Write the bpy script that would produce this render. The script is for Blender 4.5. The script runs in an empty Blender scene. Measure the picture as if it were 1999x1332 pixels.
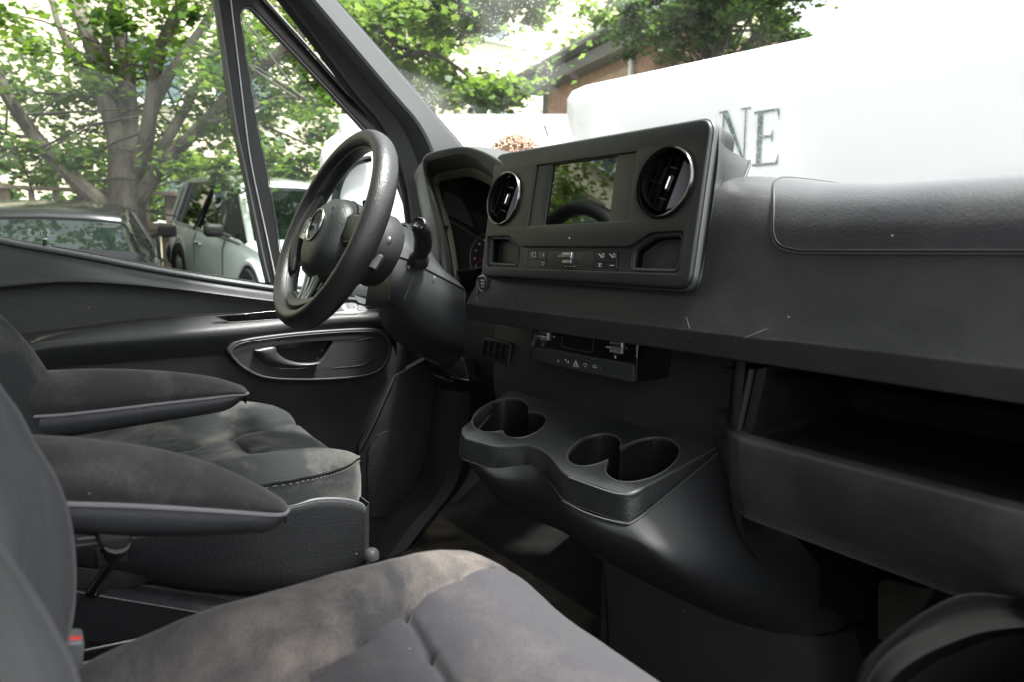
import bpy, bmesh, math, random
from mathutils import Vector, Matrix, noise
from mathutils.geometry import tessellate_polygon
S = bpy.context.scene
COL = S.collection
R = math.radians
random.seed(7)

# ---------------------------------------------------------------- camera
CAM = Vector((0.0, 0.0, 1.30)); PITCH = R(7.5); YAW = R(35.2); FPX = 1333.0
F_ = Vector((-math.cos(YAW)*math.cos(PITCH), math.sin(YAW)*math.cos(PITCH), -math.sin(PITCH)))
R_ = Vector((math.sin(YAW), math.cos(YAW), 0)); U_ = R_.cross(F_)
cd = bpy.data.cameras.new('camera'); cam = bpy.data.objects.new('camera', cd); COL.objects.link(cam)
cam.matrix_world = Matrix(((R_.x, U_.x, -F_.x, CAM.x), (R_.y, U_.y, -F_.y, CAM.y), (R_.z, U_.z, -F_.z, CAM.z), (0, 0, 0, 1)))
cd.sensor_width = 36; cd.lens = 36*FPX/1999; cd.clip_start = 0.02; cd.clip_end = 400
cd.dof.use_dof = True; cd.dof.focus_distance = 1.15; cd.dof.aperture_fstop = 6.3
S.camera = cam
# ---------------------------------------------------------------- world, sun, exposure
SUN_EL, SUN_AZ = R(69), R(52)      # azimuth clockwise from +Y
w = bpy.data.worlds.new('World'); S.world = w; w.use_nodes = True
nt = w.node_tree; bg = nt.nodes['Background']
sky = nt.nodes.new('ShaderNodeTexSky'); sky.sky_type = 'NISHITA'; sky.sun_disc = False
sky.sun_elevation = SUN_EL; sky.sun_rotation = SUN_AZ; sky.dust_density = 4.0; sky.air_density = 1.0; sky.ozone_density = 0.4
hs = nt.nodes.new('ShaderNodeHueSaturation'); hs.inputs['Saturation'].default_value = 0.15
nt.links.new(sky.outputs[0], hs.inputs['Color']); nt.links.new(hs.outputs[0], bg.inputs['Color'])
bg.inputs['Strength'].default_value = 0.15
sl = bpy.data.lights.new('sun', 'SUN'); sl.energy = 3.4; sl.angle = R(8); sl.color = (1, .97, .92)
so = bpy.data.objects.new('sun', sl); COL.objects.link(so)
sd = Vector((math.sin(SUN_AZ)*math.cos(SUN_EL), math.cos(SUN_AZ)*math.cos(SUN_EL), math.sin(SUN_EL)))
so.rotation_euler = sd.to_track_quat('Z', 'Y').to_euler(); so.location = sd*30
S.view_settings.view_transform = 'Standard'; S.view_settings.look = 'None'
S.view_settings.exposure = 2.0; S.view_settings.gamma = 1; S.view_settings.use_curve_mapping = False
try:
    S.cycles.max_bounces = 8; S.cycles.transparent_max_bounces = 12; S.cycles.use_denoising = True
except Exception: pass

# ---------------------------------------------------------------- geometry helpers
def V(px, py, x=None, y=None, z=None, d=None, pl=None):
    """the point of a real plane of the cab that stands at this spot of the photograph"""
    v = F_ + R_*((px-999.5)/FPX) - U_*((py-666)/FPX)
    if d is not None: t = d
    elif x is not None: t = (x-CAM.x)/v.x
    elif y is not None: t = (y-CAM.y)/v.y
    elif z is not None: t = (z-CAM.z)/v.z
    else: t = (pl[0]-CAM).dot(pl[1])/v.dot(pl[1])
    return CAM + v*t
def W(pts, **k): return [V(a, b, **k) for a, b in pts]
def cr(P, n, closed=False):
    """catmull-rom through P, n steps per segment"""
    out = []; m = len(P); segs = m if closed else m-1
    for i in range(segs):
        p1 = P[i]; p2 = P[(i+1) % m]
        p0 = P[(i-1) % m] if (closed or i > 0) else p1*2-p2
        p3 = P[(i+2) % m] if (closed or i+2 < m) else p2*2-p1
        for k in range(n):
            t = k/n
            out.append(0.5*((2*p1)+(p2-p0)*t+(2*p0-5*p1+4*p2-p3)*t*t+(3*p1-p0-3*p2+p3)*t**3))
    if not closed: out.append(P[-1].copy())
    return out
def rpoly(P, r, seg=4):
    """round the corners of a closed polygon; r one radius or a list"""
    out = []; m = len(P)
    for i in range(m):
        rr = r[i] if isinstance(r, (list, tuple)) else r
        p = P[i]; a = P[i-1]-p; b = P[(i+1) % m]-p
        if rr <= 0: out.append(p.copy()); continue
        ra = min(rr, a.length*.48); rb = min(rr, b.length*.48)
        s = p+a.normalized()*ra; e = p+b.normalized()*rb
        for k in range(seg+1):
            t = k/seg
            out.append(s*(1-t)**2+p*2*t*(1-t)+e*t*t)
    return out
def grid(rows, nu=1, nv=1, closed=False):
    """rows of equally many points to a quad surface, smoothed by catmull-rom"""
    if nu > 1 or closed: rows = [cr(r, nu, closed) for r in rows]
    if nv > 1:
        cols = list(zip(*rows)); cols = [cr(list(c), nv) for c in cols]; rows = [list(r) for r in zip(*cols)]
    n = len(rows[0]); vs = [p for r in rows for p in r]; fs = []
    for i in range(len(rows)-1):
        for j in range(n if closed else n-1):
            k = (j+1) % n
            fs.append((i*n+j, i*n+k, (i+1)*n+k, (i+1)*n+j))
    return vs, fs
def join(*ms):
    vs, fs = [], []
    for v, f in ms:
        o = len(vs); vs += list(v); fs += [tuple(i+o for i in q) for q in f]
    return vs, fs
def newell(P):
    n = Vector((0, 0, 0))
    for i in range(len(P)):
        a, b = P[i], P[(i+1) % len(P)]
        n += Vector(((a.y-b.y)*(a.z+b.z), (a.z-b.z)*(a.x+b.x), (a.x-b.x)*(a.y+b.y)))
    return n.normalized()
def inset(P, n, dist):
    out = []; m = len(P); s = 1 if newell(P).dot(n) > 0 else -1
    for i in range(m):
        t = (P[(i+1) % m]-P[i-1]); t = t-n*t.dot(n)
        if t.length < 1e-9: out.append(P[i].copy()); continue
        out.append(P[i]+n.cross(t.normalized())*s*dist)
    return out
def slab(out, n, depth, b=0.002, holes=(), hb=0.001, seg=3, back=False, hd=None):
    """a plate: front in the plane of `out`, rounded edge b, walls `depth` back along -n, holes with walls"""
    n = n.normalized(); fr = inset(out, n, b) if b else out
    hin = [inset(h, n, -hb) if hb else h for h in holes]
    vs, fs = [], []
    loops = [fr]+hin
    tri = tessellate_polygon(loops)
    flat = [p for l in loops for p in l]
    cap = (flat, [tuple(t) for t in tri])
    ms = [cap]
    def skirt(a, o, dd, bb):
        rows = [a]
        for k in range(1, seg+1):
            t = k/seg*math.pi/2
            rows.append([a[i].lerp(o[i], math.sin(t))-n*bb*(1-math.cos(t)) for i in range(len(a))])
        rows.append([p-n*dd for p in o])
        v, f = grid(rows); m = len(a)
        f = []
        for i in range(len(rows)-1):
            for j in range(m): f.append((i*m+j, i*m+(j+1) % m, (i+1)*m+(j+1) % m, (i+1)*m+j))
        return v, f
    ms.append(skirt(fr, out, depth, b))
    for h, hh in zip(holes, hin): ms.append(skirt(hh, h, hd or depth, hb))
    if back: ms.append(([p-n*depth for p in out], [tuple(range(len(out)))]))
    return join(*ms)
def tube(P, r, n=8, cap=True, flat=None, ref=None):
    """sweep; r number or list; flat=(a,b) scales the section"""
    m = len(P); rows = []; up = ref or Vector((0, 0, 1))
    for i in range(m):
        t = (P[min(i+1, m-1)]-P[max(i-1, 0)]).normalized()
        a = up-t*up.dot(t)
        if a.length < 1e-4: a = Vector((1, 0, 0))-t*t.x
        a.normalize(); c = t.cross(a); up = a if ref is None else up
        rr = r[i] if isinstance(r, (list, tuple)) else r
        fa, fb = flat or (1, 1)
        rows.append([P[i]+a*math.cos(q)*rr*fa+c*math.sin(q)*rr*fb for q in [2*math.pi*k/n for k in range(n)]])
    vs = [p for q in rows for p in q]; fs = []
    for i in range(m-1):
        for j in range(n): fs.append((i*n+j, i*n+(j+1) % n, (i+1)*n+(j+1) % n, (i+1)*n+j))
    if cap: fs += [tuple(range(n))[::-1], tuple((m-1)*n+j for j in range(n))]
    return vs, fs
def loopt(P, r, n=6, flat=None, nrm=None):
    """closed sweep round a planar outline"""
    m = len(P); N = nrm or newell(P); vs = []; fs = []; fa, fb = flat or (1, 1)
    for i in range(m):
        t = (P[(i+1) % m]-P[i-1]).normalized(); c = t.cross(N).normalized()
        for k in range(n):
            q = 2*math.pi*k/n; vs.append(P[i]+N*math.cos(q)*r*fa+c*math.sin(q)*r*fb)
    for i in range(m):
        for j in range(n): fs.append((i*n+j, i*n+(j+1) % n, ((i+1) % m)*n+(j+1) % n, ((i+1) % m)*n+j))
    return vs, fs
def frame(n, up=Vector((0, 0, 1))):
    n = n.normalized(); e1 = up.cross(n).normalized(); e2 = n.cross(e1); return e1, e2, n
def circle(c, e1, e2, r, n=32, r2=None): return [c+e1*math.cos(2*math.pi*k/n)*r+e2*math.sin(2*math.pi*k/n)*(r2 or r) for k in range(n)]
def lathe(prof, c, fr, n=32, cap=False):
    e1, e2, e3 = fr; rows = [circle(c+e3*h, e1, e2, max(r, 1e-5), n) for r, h in prof]
    vs = [p for q in rows for p in q]; fs = []
    for i in range(len(rows)-1):
        for j in range(n): fs.append((i*n+j, i*n+(j+1) % n, (i+1)*n+(j+1) % n, (i+1)*n+j))
    return vs, fs
def box(c, s, ax=None):
    e = ax or (Vector((1, 0, 0)), Vector((0, 1, 0)), Vector((0, 0, 1)))
    vs = [c+e[0]*s[0]*i/2+e[1]*s[1]*j/2+e[2]*s[2]*k/2 for k in (-1, 1) for j in (-1, 1) for i in (-1, 1)]
    return vs, [(0, 2, 3, 1), (4, 5, 7, 6), (0, 1, 5, 4), (2, 6, 7, 3), (0, 4, 6, 2), (1, 3, 7, 5)]
def ringrows(rows, closed=True):
    m = len(rows[0]); vs = [p for r in rows for p in r]
    fs = [(i*m+j, i*m+(j+1) % m, (i+1)*m+(j+1) % m, (i+1)*m+j) for i in range(len(rows)-1) for j in range(m)]
    return vs, fs
def mesh(name, vf):
    vs, fs = vf; me = bpy.data.meshes.new(name); me.from_pydata([tuple(v) for v in vs], [], fs); me.update(); return me

def part(name, vf, mat, parent=None, bevel=0, sub=0, solid=0, label=None, smooth=True, kind=None, ang=38, fix=True, group=None, loc=None):
    base = Vector((0, 0, 0))
    p = parent
    while p is not None: base = base+p.location; p = p.parent
    l = Vector(loc)-base if loc is not None else Vector((0, 0, 0))
    vs, fs = vf; o0 = base+l
    me = mesh(name, ([v-o0 for v in vs], fs))
    if fix:
        bm = bmesh.new(); bm.from_mesh(me)
        bmesh.ops.remove_doubles(bm, verts=bm.verts, dist=1e-5)
        bmesh.ops.recalc_face_normals(bm, faces=bm.faces)
        bm.to_mesh(me); bm.free()
    if smooth:
        me.shade_smooth()
        if not sub: me.set_sharp_from_angle(angle=R(ang))
    me.materials.append(mat)
    o = bpy.data.objects.new(name, me); COL.objects.link(o); o.location = l
    if parent: o.parent = parent
    if solid:
        m = o.modifiers.new('solid', 'SOLIDIFY'); m.thickness = solid; m.offset = 0
    if bevel:
        m = o.modifiers.new('bevel', 'BEVEL'); m.width = bevel; m.segments = 3; m.limit_method = 'ANGLE'; m.angle_limit = R(30)
    if sub:
        m = o.modifiers.new('sub', 'SUBSURF'); m.levels = m.render_levels = sub
    if label: o['label'] = label
    if kind: o['kind'] = kind
    if group: o['group'] = group
    return o
def thing(name, label, cat, loc=(0, 0, 0), group=None):
    o = bpy.data.objects.new(name, None); COL.objects.link(o); o.location = loc; o.empty_display_size = .1
    o['label'] = label; o['category'] = cat
    if group: o['group'] = group
    return o
def tag(o, label, cat, group=None):
    o['label'] = label; o['category'] = cat
    if group: o['group'] = group
    return o
def text(name, body, size, loc, ex, ey, mat, parent, extrude=.0003, off=0.0):
    """flat lettering as a mesh"""
    cu = bpy.data.curves.new(name, 'FONT'); cu.body = body; cu.size = size; cu.extrude = extrude; cu.align_x = 'CENTER'; cu.align_y = 'CENTER'; cu.offset = off
    t = bpy.data.objects.new('tmp', cu); COL.objects.link(t)
    me = bpy.data.meshes.new_from_object(t.evaluated_get(bpy.context.evaluated_depsgraph_get())); bpy.data.objects.remove(t)
    ex = ex.normalized(); ez = ex.cross(ey).normalized(); ey = ez.cross(ex)
    vs = [loc+ex*v.co.x+ey*v.co.y+ez*v.co.z for v in me.vertices]; fs = [tuple(p.vertices) for p in me.polygons]
    return part(name, (vs, fs), mat, parent, smooth=False, fix=False)

# ---------------------------------------------------------------- materials
def mk(name):
    m = bpy.data.materials.new(name); m.use_nodes = True; t = m.node_tree
    return m, t, t.nodes['Principled BSDF'], t.nodes.new, t.links.new
def nval(n, k, v): n.inputs[k].default_value = v
def plain(name, col, rough=.5, metal=0, coat=0, spec=.5, emit=None, trans=0):
    m, t, b, N, L = mk(name); nval(b, 'Base Color', (*col, 1)); nval(b, 'Roughness', rough); nval(b, 'Metallic', metal); nval(b, 'Coat Weight', coat); nval(b, 'Coat Roughness', .03); nval(b, 'Specular IOR Level', spec)
    return m
def plastic(name, col, rough=.5, grain=420, gs=.3, dust=.35, dustcol=(.09, .09, .092), speck=1, scuff=.0, spec=.5):
    """moulded interior plastic: leather grain relief, dusty film in patches, pale dust specks"""
    m, t, b, N, L = mk(name)
    tc = N('ShaderNodeTexCoord'); O = tc.outputs['Object']
    n1 = N('ShaderNodeTexNoise'); nval(n1, 'Scale', 5.5); nval(n1, 'Detail', 9); nval(n1, 'Roughness', .68); nval(n1, 'Distortion', .6); L(O, n1.inputs['Vector'])
    r1 = N('ShaderNodeValToRGB'); r1.color_ramp.elements[0].position = .42; r1.color_ramp.elements[1].position = .82
    L(n1.outputs[0], r1.inputs[0])
    mul = N('ShaderNodeMath'); mul.operation = 'MULTIPLY'; L(r1.outputs[0], mul.inputs[0]); mul.inputs[1].default_value = dust
    mx = N('ShaderNodeMix'); mx.data_type = 'RGBA'; L(mul.outputs[0], mx.inputs[0]); mx.inputs[6].default_value = (*col, 1); mx.inputs[7].default_value = (*dustcol, 1)
    out = mx.outputs[2]
    if speck:
        v = N('ShaderNodeTexVoronoi'); nval(v, 'Scale', 42); nval(v, 'Randomness', 1); L(O, v.inputs['Vector'])
        lt = N('ShaderNodeMath'); lt.operation = 'LESS_THAN'; L(v.outputs['Distance'], lt.inputs[0]); lt.inputs[1].default_value = .045
        sp = N('ShaderNodeSeparateColor'); L(v.outputs['Color'], sp.inputs[0])
        gt = N('ShaderNodeMath'); gt.operation = 'GREATER_THAN'; L(sp.outputs[0], gt.inputs[0]); gt.inputs[1].default_value = .86
        mm = N('ShaderNodeMath'); mm.operation = 'MULTIPLY'; L(lt.outputs[0], mm.inputs[0]); L(gt.outputs[0], mm.inputs[1])
        m2 = N('ShaderNodeMix'); m2.data_type = 'RGBA'; L(mm.outputs[0], m2.inputs[0]); L(out, m2.inputs[6]); m2.inputs[7].default_value = (.42, .42, .4, 1); out = m2.outputs[2]
    if scuff:
        mp = N('ShaderNodeMapping'); mp.inputs['Rotation'].default_value = (0.4, .9, .5); mp.inputs['Scale'].default_value = (3, 60, 3); L(O, mp.inputs[0])
        n3 = N('ShaderNodeTexNoise'); nval(n3, 'Scale', 2.2); nval(n3, 'Detail', 3); L(mp.outputs[0], n3.inputs['Vector'])
        r3 = N('ShaderNodeValToRGB'); r3.color_ramp.elements[0].position = .66; r3.color_ramp.elements[1].position = .8; L(n3.outputs[0], r3.inputs[0])
        m3 = N('ShaderNodeMath'); m3.operation = 'MULTIPLY'; L(r3.outputs[0], m3.inputs[0]); m3.inputs[1].default_value = scuff
        m4 = N('ShaderNodeMix'); m4.data_type = 'RGBA'; L(m3.outputs[0], m4.inputs[0]); L(out, m4.inputs[6]); m4.inputs[7].default_value = (.16, .16, .155, 1); out = m4.outputs[2]
    L(out, b.inputs['Base Color'])
    mr = N('ShaderNodeMapRange'); L(n1.outputs[0], mr.inputs[0]); mr.inputs[1].default_value = .3; mr.inputs[2].default_value = .75; mr.inputs[3].default_value = rough-.06; mr.inputs[4].default_value = rough+.12
    L(mr.outputs[0], b.inputs['Roughness']); nval(b, 'Specular IOR Level', spec)
    if gs:
        g = N('ShaderNodeTexVoronoi'); g.feature = 'SMOOTH_F1'; nval(g, 'Scale', grain); L(O, g.inputs['Vector'])
        g2 = N('ShaderNodeTexNoise'); nval(g2, 'Scale', grain*.35); nval(g2, 'Detail', 4); L(O, g2.inputs['Vector'])
        ad = N('ShaderNodeMath'); ad.operation = 'ADD'; L(g.outputs['Distance'], ad.inputs[0]); L(g2.outputs[0], ad.inputs[1])
        bp = N('ShaderNodeBump'); nval(bp, 'Strength', min(1, gs*1.2)); nval(bp, 'Distance', .0011); L(ad.outputs[0], bp.inputs['Height']); L(bp.outputs[0], b.inputs['Normal'])
    return m
def fabric(name, col, stain, samt, weave=900, bump=.25, lo=.45, hi=.68, sheen=.12):
    """worn seat cloth: fine weave, soft folds, dried brown-grey stains"""
    m, t, b, N, L = mk(name); tc = N('ShaderNodeTexCoord'); O = tc.outputs['Object']
    n1 = N('ShaderNodeTexNoise'); nval(n1, 'Scale', 10); nval(n1, 'Detail', 10); nval(n1, 'Roughness', .68); nval(n1, 'Distortion', .45); L(O, n1.inputs['Vector'])
    r1 = N('ShaderNodeValToRGB'); r1.color_ramp.elements[0].position = lo; r1.color_ramp.elements[1].position = hi; L(n1.outputs[0], r1.inputs[0])
    n2 = N('ShaderNodeTexNoise'); nval(n2, 'Scale', 34); nval(n2, 'Detail', 5); L(O, n2.inputs['Vector'])
    mu = N('ShaderNodeMath'); mu.operation = 'MULTIPLY'; L(r1.outputs[0], mu.inputs[0]); L(n2.outputs[0], mu.inputs[1])
    m2 = N('ShaderNodeMath'); m2.operation = 'MULTIPLY'; L(mu.outputs[0], m2.inputs[0]); m2.inputs[1].default_value = samt*1.8; m2.use_clamp = True
    mx = N('ShaderNodeMix'); mx.data_type = 'RGBA'; L(m2.outputs[0], mx.inputs[0]); mx.inputs[6].default_value = (*col, 1); mx.inputs[7].default_value = (*stain, 1)
    # thread level colour
    mp = N('ShaderNodeMapping'); mp.inputs['Rotation'].default_value = (0, 0, .6); L(O, mp.inputs[0])
    wn = N('ShaderNodeTexNoise'); nval(wn, 'Scale', weave*.55); nval(wn, 'Detail', 2); L(mp.outputs[0], wn.inputs['Vector'])
    wv = N('ShaderNodeValToRGB'); wv.color_ramp.elements[0].position = .3; wv.color_ramp.elements[1].position = .7; wv.color_ramp.elements[0].color = (.84, .84, .84, 1); wv.color_ramp.elements[1].color = (1.15, 1.15, 1.15, 1); L(wn.outputs[0], wv.inputs[0])
    mm = N('ShaderNodeMix'); mm.data_type = 'RGBA'; mm.blend_type = 'MULTIPLY'; mm.inputs[0].default_value = 1; L(mx.outputs[2], mm.inputs[6]); L(wv.outputs['Color'], mm.inputs[7])
    vo = N('ShaderNodeTexVoronoi'); nval(vo, 'Scale', 26); L(O, vo.inputs['Vector']); l1 = N('ShaderNodeMath'); l1.operation = 'LESS_THAN'; L(vo.outputs['Distance'], l1.inputs[0]); l1.inputs[1].default_value = .017
    s1 = N('ShaderNodeSeparateColor'); L(vo.outputs['Color'], s1.inputs[0]); l2 = N('ShaderNodeMath'); l2.operation = 'GREATER_THAN'; L(s1.outputs[0], l2.inputs[0]); l2.inputs[1].default_value = .75
    l3 = N('ShaderNodeMath'); l3.operation = 'MULTIPLY'; L(l1.outputs[0], l3.inputs[0]); L(l2.outputs[0], l3.inputs[1])
    ml = N('ShaderNodeMix'); ml.data_type = 'RGBA'; L(l3.outputs[0], ml.inputs[0]); L(mm.outputs[2], ml.inputs[6]); ml.inputs[7].default_value = (.30, .29, .27, 1); mm = ml
    L(mm.outputs[2], b.inputs['Base Color']); nval(b, 'Roughness', .92); nval(b, 'Specular IOR Level', .2); nval(b, 'Sheen Weight', sheen); nval(b, 'Sheen Roughness', .4)
    n4 = N('ShaderNodeTexNoise'); nval(n4, 'Scale', 24); nval(n4, 'Detail', 4); L(O, n4.inputs['Vector'])
    n5 = N('ShaderNodeTexNoise'); nval(n5, 'Scale', 600); nval(n5, 'Detail', 2); L(O, n5.inputs['Vector'])
    a = N('ShaderNodeMath'); a.operation = 'MULTIPLY_ADD'; L(n5.outputs[0], a.inputs[0]); a.inputs[1].default_value = .12; L(n4.outputs[0], a.inputs[2])
    bp = N('ShaderNodeBump'); nval(bp, 'Strength', bump); nval(bp, 'Distance', .008); L(a.outputs[0], bp.inputs['Height']); L(bp.outputs[0], b.inputs['Normal'])
    return m
def glassm(name, tint=(.9, .95, .92), ior=1.5, dirt_haze=0.0, gloss=1.0):
    m, t, b, N, L = mk(name); t.nodes.remove(b); o = t.nodes['Material Output']
    tr = N('ShaderNodeBsdfTransparent'); tr.inputs[0].default_value = (*tint, 1)
    gl = N('ShaderNodeBsdfGlossy'); gl.inputs['Roughness'].default_value = .0; gl.inputs[0].default_value = (gloss, gloss, gloss, 1)
    fr = N('ShaderNodeFresnel'); ge = N('ShaderNodeNewGeometry'); mi = N('ShaderNodeMapRange'); L(ge.outputs['Backfacing'], mi.inputs[0]); mi.inputs[3].default_value = ior; mi.inputs[4].default_value = 1/ior; L(mi.outputs[0], fr.inputs[0])
    mx = N('ShaderNodeMixShader'); L(fr.outputs[0], mx.inputs[0]); L(tr.outputs[0], mx.inputs[1]); L(gl.outputs[0], mx.inputs[2])
    out = mx.outputs[0]
    if dirt_haze:
        tc = N('ShaderNodeTexCoord')
        v = N('ShaderNodeTexVoronoi'); nval(v, 'Scale', 150); L(tc.outputs['Object'], v.inputs['Vector'])
        lt = N('ShaderNodeMath'); lt.operation = 'LESS_THAN'; L(v.outputs['Distance'], lt.inputs[0]); lt.inputs[1].default_value = .19
        n = N('ShaderNodeTexNoise'); nval(n, 'Scale', 4); nval(n, 'Detail', 6); L(tc.outputs['Object'], n.inputs['Vector'])
        r = N('ShaderNodeMapRange'); L(n.outputs[0], r.inputs[0]); r.inputs[1].default_value = .45; r.inputs[2].default_value = .7; r.inputs[3].default_value = .02; r.inputs[4].default_value = .6
        a = N('ShaderNodeMath'); a.operation = 'MULTIPLY'; L(lt.outputs[0], a.inputs[0]); L(r.outputs[0], a.inputs[1])
        a2 = N('ShaderNodeMath'); a2.operation = 'MULTIPLY_ADD'; L(r.outputs[0], a2.inputs[0]); a2.inputs[1].default_value = .16; L(a.outputs[0], a2.inputs[2])  # base term lays a painted haze veil under the dirt specks
        a3 = N('ShaderNodeMath'); a3.operation = 'MULTIPLY'; L(a2.outputs[0], a3.inputs[0]); a3.inputs[1].default_value = dirt_haze
        sx = N('ShaderNodeSeparateXYZ'); L(tc.outputs['Object'], sx.inputs[0]); gx = N('ShaderNodeMapRange'); gx.interpolation_type = 'SMOOTHSTEP'; L(sx.outputs[0], gx.inputs[0]); gx.inputs[1].default_value = .12; gx.inputs[2].default_value = -.12; gx.inputs[3].default_value = .12; gx.inputs[4].default_value = 1
        a4 = N('ShaderNodeMath'); a4.operation = 'MULTIPLY'; L(a3.outputs[0], a4.inputs[0]); L(gx.outputs[0], a4.inputs[1]); a3 = a4
        df = N('ShaderNodeBsdfTranslucent'); df.inputs[0].default_value = (.85, .87, .85, 1)
        m2 = N('ShaderNodeMixShader'); L(a3.outputs[0], m2.inputs[0]); L(out, m2.inputs[1]); L(df.outputs[0], m2.inputs[2]); out = m2.outputs[0]
    L(out, o.inputs[0]); return m
def leafm(name, c1, c2, tr=.5):
    m, t, b, N, L = mk(name); t.nodes.remove(b); o = t.nodes['Material Output']
    tc = N('ShaderNodeTexCoord'); n = N('ShaderNodeTexNoise'); nval(n, 'Scale', 2.4); nval(n, 'Detail', 5); L(tc.outputs['Object'], n.inputs['Vector'])
    r = N('ShaderNodeValToRGB'); r.color_ramp.elements[0].position = .35; r.color_ramp.elements[1].position = .65
    r.color_ramp.elements[0].color = (*c1, 1); r.color_ramp.elements[1].color = (*c2, 1); L(n.outputs[0], r.inputs[0])
    p = N('ShaderNodeBsdfPrincipled'); L(r.outputs[0], p.inputs['Base Color']); nval(p, 'Roughness', .5)
    tl = N('ShaderNodeBsdfTranslucent'); mu = N('ShaderNodeMix'); mu.data_type = 'RGBA'; mu.blend_type = 'MULTIPLY'; mu.inputs[0].default_value = 1; L(r.outputs[0], mu.inputs[6]); mu.inputs[7].default_value = (2.6, 2.3, 1.1, 1)
    L(mu.outputs[2], tl.inputs[0])
    mx = N('ShaderNodeMixShader'); mx.inputs[0].default_value = tr; L(p.outputs[0], mx.inputs[1]); L(tl.outputs[0], mx.inputs[2]); L(mx.outputs[0], o.inputs[0])
    return m
def rough2(name, c1, c2, scale, rough=.85, bump=.3, dist=.01, stretch=(1, 1, 1), metal=0, lo=.35, hi=.65):
    m, t, b, N, L = mk(name); tc = N('ShaderNodeTexCoord'); mp = N('ShaderNodeMapping'); mp.inputs['Scale'].default_value = stretch; L(tc.outputs['Object'], mp.inputs[0])
    n = N('ShaderNodeTexNoise'); nval(n, 'Scale', scale); nval(n, 'Detail', 9); nval(n, 'Roughness', .65); L(mp.outputs[0], n.inputs['Vector'])
    r = N('ShaderNodeValToRGB'); r.color_ramp.elements[0].position = lo; r.color_ramp.elements[1].position = hi
    r.color_ramp.elements[0].color = (*c1, 1); r.color_ramp.elements[1].color = (*c2, 1); L(n.outputs[0], r.inputs[0]); L(r.outputs[0], b.inputs['Base Color'])
    nval(b, 'Roughness', rough); nval(b, 'Metallic', metal)
    bp = N('ShaderNodeBump'); nval(bp, 'Strength', bump); nval(bp, 'Distance', dist); L(n.outputs[0], bp.inputs['Height']); L(bp.outputs[0], b.inputs['Normal'])
    return m

M = {}
M['dash'] = plastic('dash_plastic', (.032, .033, .034), .42, 430, .14, .6, dustcol=(.08, .08, .082), scuff=.45)
M['dashlow'] = plastic('lower_plastic', (.026, .027, .028), .44, 600, .12, .5, dustcol=(.065, .065, .065), scuff=.25)
M['lid'] = plastic('lid_plastic', (.032, .033, .036), .36, 380, .16, .5, dustcol=(.085, .085, .088))
M['face'] = plastic('panel_plastic', (.020, .022, .022), .42, 900, .05, .25, dustcol=(.035, .035, .035))
M['door'] = plastic('door_plastic', (.027, .029, .030), .46, 420, .28, .4, dustcol=(.06, .06, .062))
M['tray'] = plastic('tray_plastic', (.026, .028, .029), .34, 600, .08, .9, dustcol=(.10, .105, .105), scuff=.35)
M['cup'] = plastic('cup_plastic', (.013, .013, .014), .20, 600, .0, .5, dustcol=(.04, .04, .04))
M['trimg'] = plastic('pillar_plastic', (.032, .034, .035), .6, 800, .12, .3, dustcol=(.05, .05, .05))
M['seatbase'] = plastic('seat_base_plastic', (.018, .019, .021), .44, 460, .38, .25, dustcol=(.045, .045, .048))
M['rim'] = plastic('wheel_leather', (.018, .019, .019), .40, 520, .28, .3, speck=0, dustcol=(.045, .045, .045))
M['hub'] = plastic('hub_plastic', (.024, .028, .027), .42, 520, .25, .25, dustcol=(.045, .05, .048))
M['black'] = plain('black_matte', (.009, .009, .009), .6)
M['rubber'] = plain('black_rubber', (.012, .012, .013), .55)
M['gloss'] = plain('gloss_black', (.006, .006, .006), .08, coat=.5)
M['screen'] = plain('screen_glass', (.006, .007, .006), .015, spec=.7, coat=.35)
M['chrome'] = plain('chrome', (.75, .76, .76), .12, 1)
M['satin'] = plain('satin_metal', (.36, .38, .37), .32, 1)
M['grey'] = plain('grey_plastic', (.12, .125, .13), .42)
M['edge'] = plain('light_grey_edge', (.28, .28, .30), .45)
M['icon'] = plain('white_print', (.6, .6, .6), .5)
M['dimicon'] = plain('faded_print', (.22, .22, .22), .5)
M['red'] = plain('red_plastic', (.62, .03, .03), .4)
M['needle'] = plain('red_needle', (.75, .04, .04), .5)
M['white'] = plain('white_paint', (.78, .78, .78), .35, coat=.6)
M['paper'] = plain('white_paper', (.8, .8, .79), .8)
M['seat'] = fabric('seat_cloth', (.036, .035, .037), (.15, .128, .114), .70, lo=.40, hi=.68, bump=.18)
M['seatd'] = fabric('seat_cloth_driver', (.022, .024, .025), (.12, .115, .10), .55, lo=.48, hi=.66, bump=.14)
M['seatc'] = fabric('seat_cloth_centre', (.042, .040, .045), (.10, .088, .082), .4, lo=.5, hi=.72, bump=.14)
M['backrest'] = fabric('backrest_cloth', (.034, .036, .040), (.06, .06, .06), .2)
M['arm'] = fabric('armrest_cloth', (.034, .033, .034), (.115, .11, .105), .6, lo=.44, hi=.70)
M['thread'] = plain('seam_thread', (.14, .135, .13), .8)
M['glass'] = glassm('side_glass', (.90, .96, .93), 1.32)
M['wind'] = glassm('windscreen_glass', (.93, .96, .95), 1.25, dirt_haze=1.0)
M['mat'] = rough2('dirty_floor_mat', (.035, .034, .030), (.17, .14, .10), 9, .7, .6, .006, lo=.42, hi=.70)
M['carwin'] = plain('car_window', (.006, .010, .009), .03, spec=.25)
M['silver'] = plain('silver_paint', (.66, .70, .69), .35, .0, coat=.5)
M['blackpaint'] = plain('black_paint', (.008, .008, .009), .2, 0, coat=.25, spec=.3)
M['tyre'] = plain('tyre', (.02, .02, .02), .8)
M['bark'] = rough2('grey_bark', (.045, .038, .031), (.18, .155, .125), 5, .9, .9, .04, (1, 1, .22))
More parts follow.
